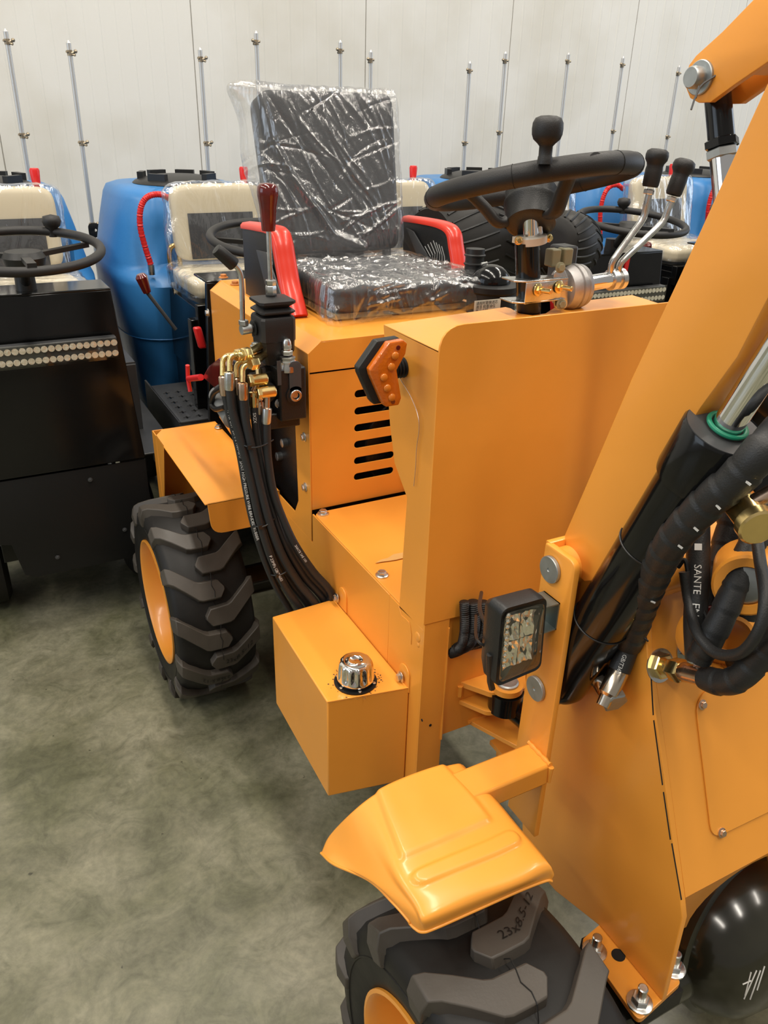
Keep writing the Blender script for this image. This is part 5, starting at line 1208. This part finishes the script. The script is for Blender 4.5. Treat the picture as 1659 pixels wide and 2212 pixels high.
for (n, lab, masts), o in zip(CARTS, roots):
    for (mx, my, kx, ky) in masts:
        t = Y(mx, my, MY); b = MB(); x = t.x
        b.cyl((x, MY, .30), (x, MY, t.z), .0095, n=14); b.lathe((x, MY, t.z), EZ, [(.0095, 0), (.006, .006), (.003, .010)], 12)
        if n == 0 and mx == 432: b.bounds((x - .0, MY - .004, .8), (x + .001, MY, .801))
        ms = b.build('boom_mast', MASTM, o, smooth=50)
        for zz in (t.z - .035, t.z - .37) + ((t.z - .70,) if mx == 148 else ()):
            c = MB(); s = -1 if (n > 0) else 1
            c.lathe((x, MY, zz - .010), EZ, [(.011, 0), (.011, .020)], 14)
            c.tube([(x, MY, zz), (x + s * .012, MY - .010, zz), (x + s * .020, MY - .012, zz + .006)], .0055, 8); c.sphere((x + s * .021, MY - .014, zz + .006), .0075, EX, 1, 8)
            c.tube([(x, MY, zz), (x + s * .018, MY - .014, zz - .008)], .005, 8); c.tube([(x, MY, zz), (x - s * .014, MY - .010, zz + .004)], .005, 8)
            c.build('nozzle_clamp', NOZ, ms, smooth=40)
# bracket bar holding the mast left of cart B
o = roots[1]; m0 = Y(210, 496, MY)
b = MB(); b.plate([V((m0.x - .04, MY - .02, m0.z - .03)), V((m0.x + .16, MY - .02, m0.z - .03)), V((m0.x + .16, MY - .02, m0.z + .03)), V((m0.x - .04, MY - .02, m0.z + .03))], (0, .006, 0), rad=.02, holes=[circ((m0.x - .01, MY - .02, m0.z), EX, EZ, .006, 10), circ((m0.x + .04, MY - .02, m0.z), EX, EZ, .006, 10), circ((m0.x + .09, MY - .02, m0.z), EX, EZ, .006, 10)])
b.build('mast_bracket', BLACKM, o)

p0, p1 = Y(1356, 548, 2.388), Y(1340, 625, 2.388)
MB().prism([p0, p0 + V((.018, 0, 0)), p1 + V((.018, 0, 0)), p1], (0, .008, 0)).build('red_edge_strip', REDP, roots[3], smooth=0)
# ---------------- black treaded scooter wheels heaped on a black equipment box behind the loader
eb = MB(); ex0, ex1, ey0, ey1 = 1.36, 2.16, 2.30, 2.36
box = empty('equipment_box', (1.72, 2.26, 0), 'matt black equipment box between orange loader and spray carts, carrying two black treaded rollers', 'box')
MB().bounds((1.56, 2.0, 0), (2.12, 2.28, .80)).build('box_body', BLACKM, box, bevel=.01)
b = MB(); b.bounds((1.57, 1.992, .25), (2.11, 2.0, .70)); b.build('box_door', BLACKG, box, bevel=.003)
def roller(name, c, axis, R, W, lab, seed):
    c = V(c); u, v, n = frame_from(axis); r = empty(name, tuple(c - V((0, 0, R))), lab, 'tyre', 'black rollers heaped on the equipment box')
    prof = []
    for i in range(15):
        t = -1 + 2 * i / 14; prof.append((R * (1 - .28 * abs(t) ** 2.6), t * W / 2))
    b = MB(); b.lathe(c, n, [(R * .35, -W / 2)] + prof + [(R * .35, W / 2)], 64); ty = b.build('roller_casing', RUBBER, r, smooth=60)
    g = MB()
    for k in range(22):
        a0 = 2 * pi * k / 22
        for s in (-1, 1):
            pth = []
            for i in range(10):
                t = s * (.08 + .86 * i / 9); a = a0 + .30 * (i / 9) + (0 if s > 0 else .12); rr = R * (1 - .28 * abs(t) ** 2.6) + .001
                pth.append(c + u * (rr * cos(a)) + v * (rr * sin(a)) + n * (t * W / 2))
            g.tube(pth, .0035, 5)
    g.build('tread_rib', PLAST, ty, smooth=60)
    return r
roller('treaded_roller', D(1010, 535, 2.36), (1, .25, -.12), .135, .34, 'large black treaded roller with a thin cable over it, right of the red armrest', 1)
roller('treaded_roller', D(1222, 530, 2.34), (1, .5, -.2), .095, .19, 'smaller black treaded roller to the right of the steering column', 2)
b = MB(); b.tube(spline([D(905, 490, 2.25), D(940, 462, 2.23), D(975, 452, 2.23), D(1010, 462, 2.24), D(1035, 478, 2.25), D(1060, 470, 2.27)], 6), .003, 6)
cb = b.build('black_cable', PLAST, None); cb['label'] = 'thin black cable lying over the large treaded roller'; cb['category'] = 'cable'
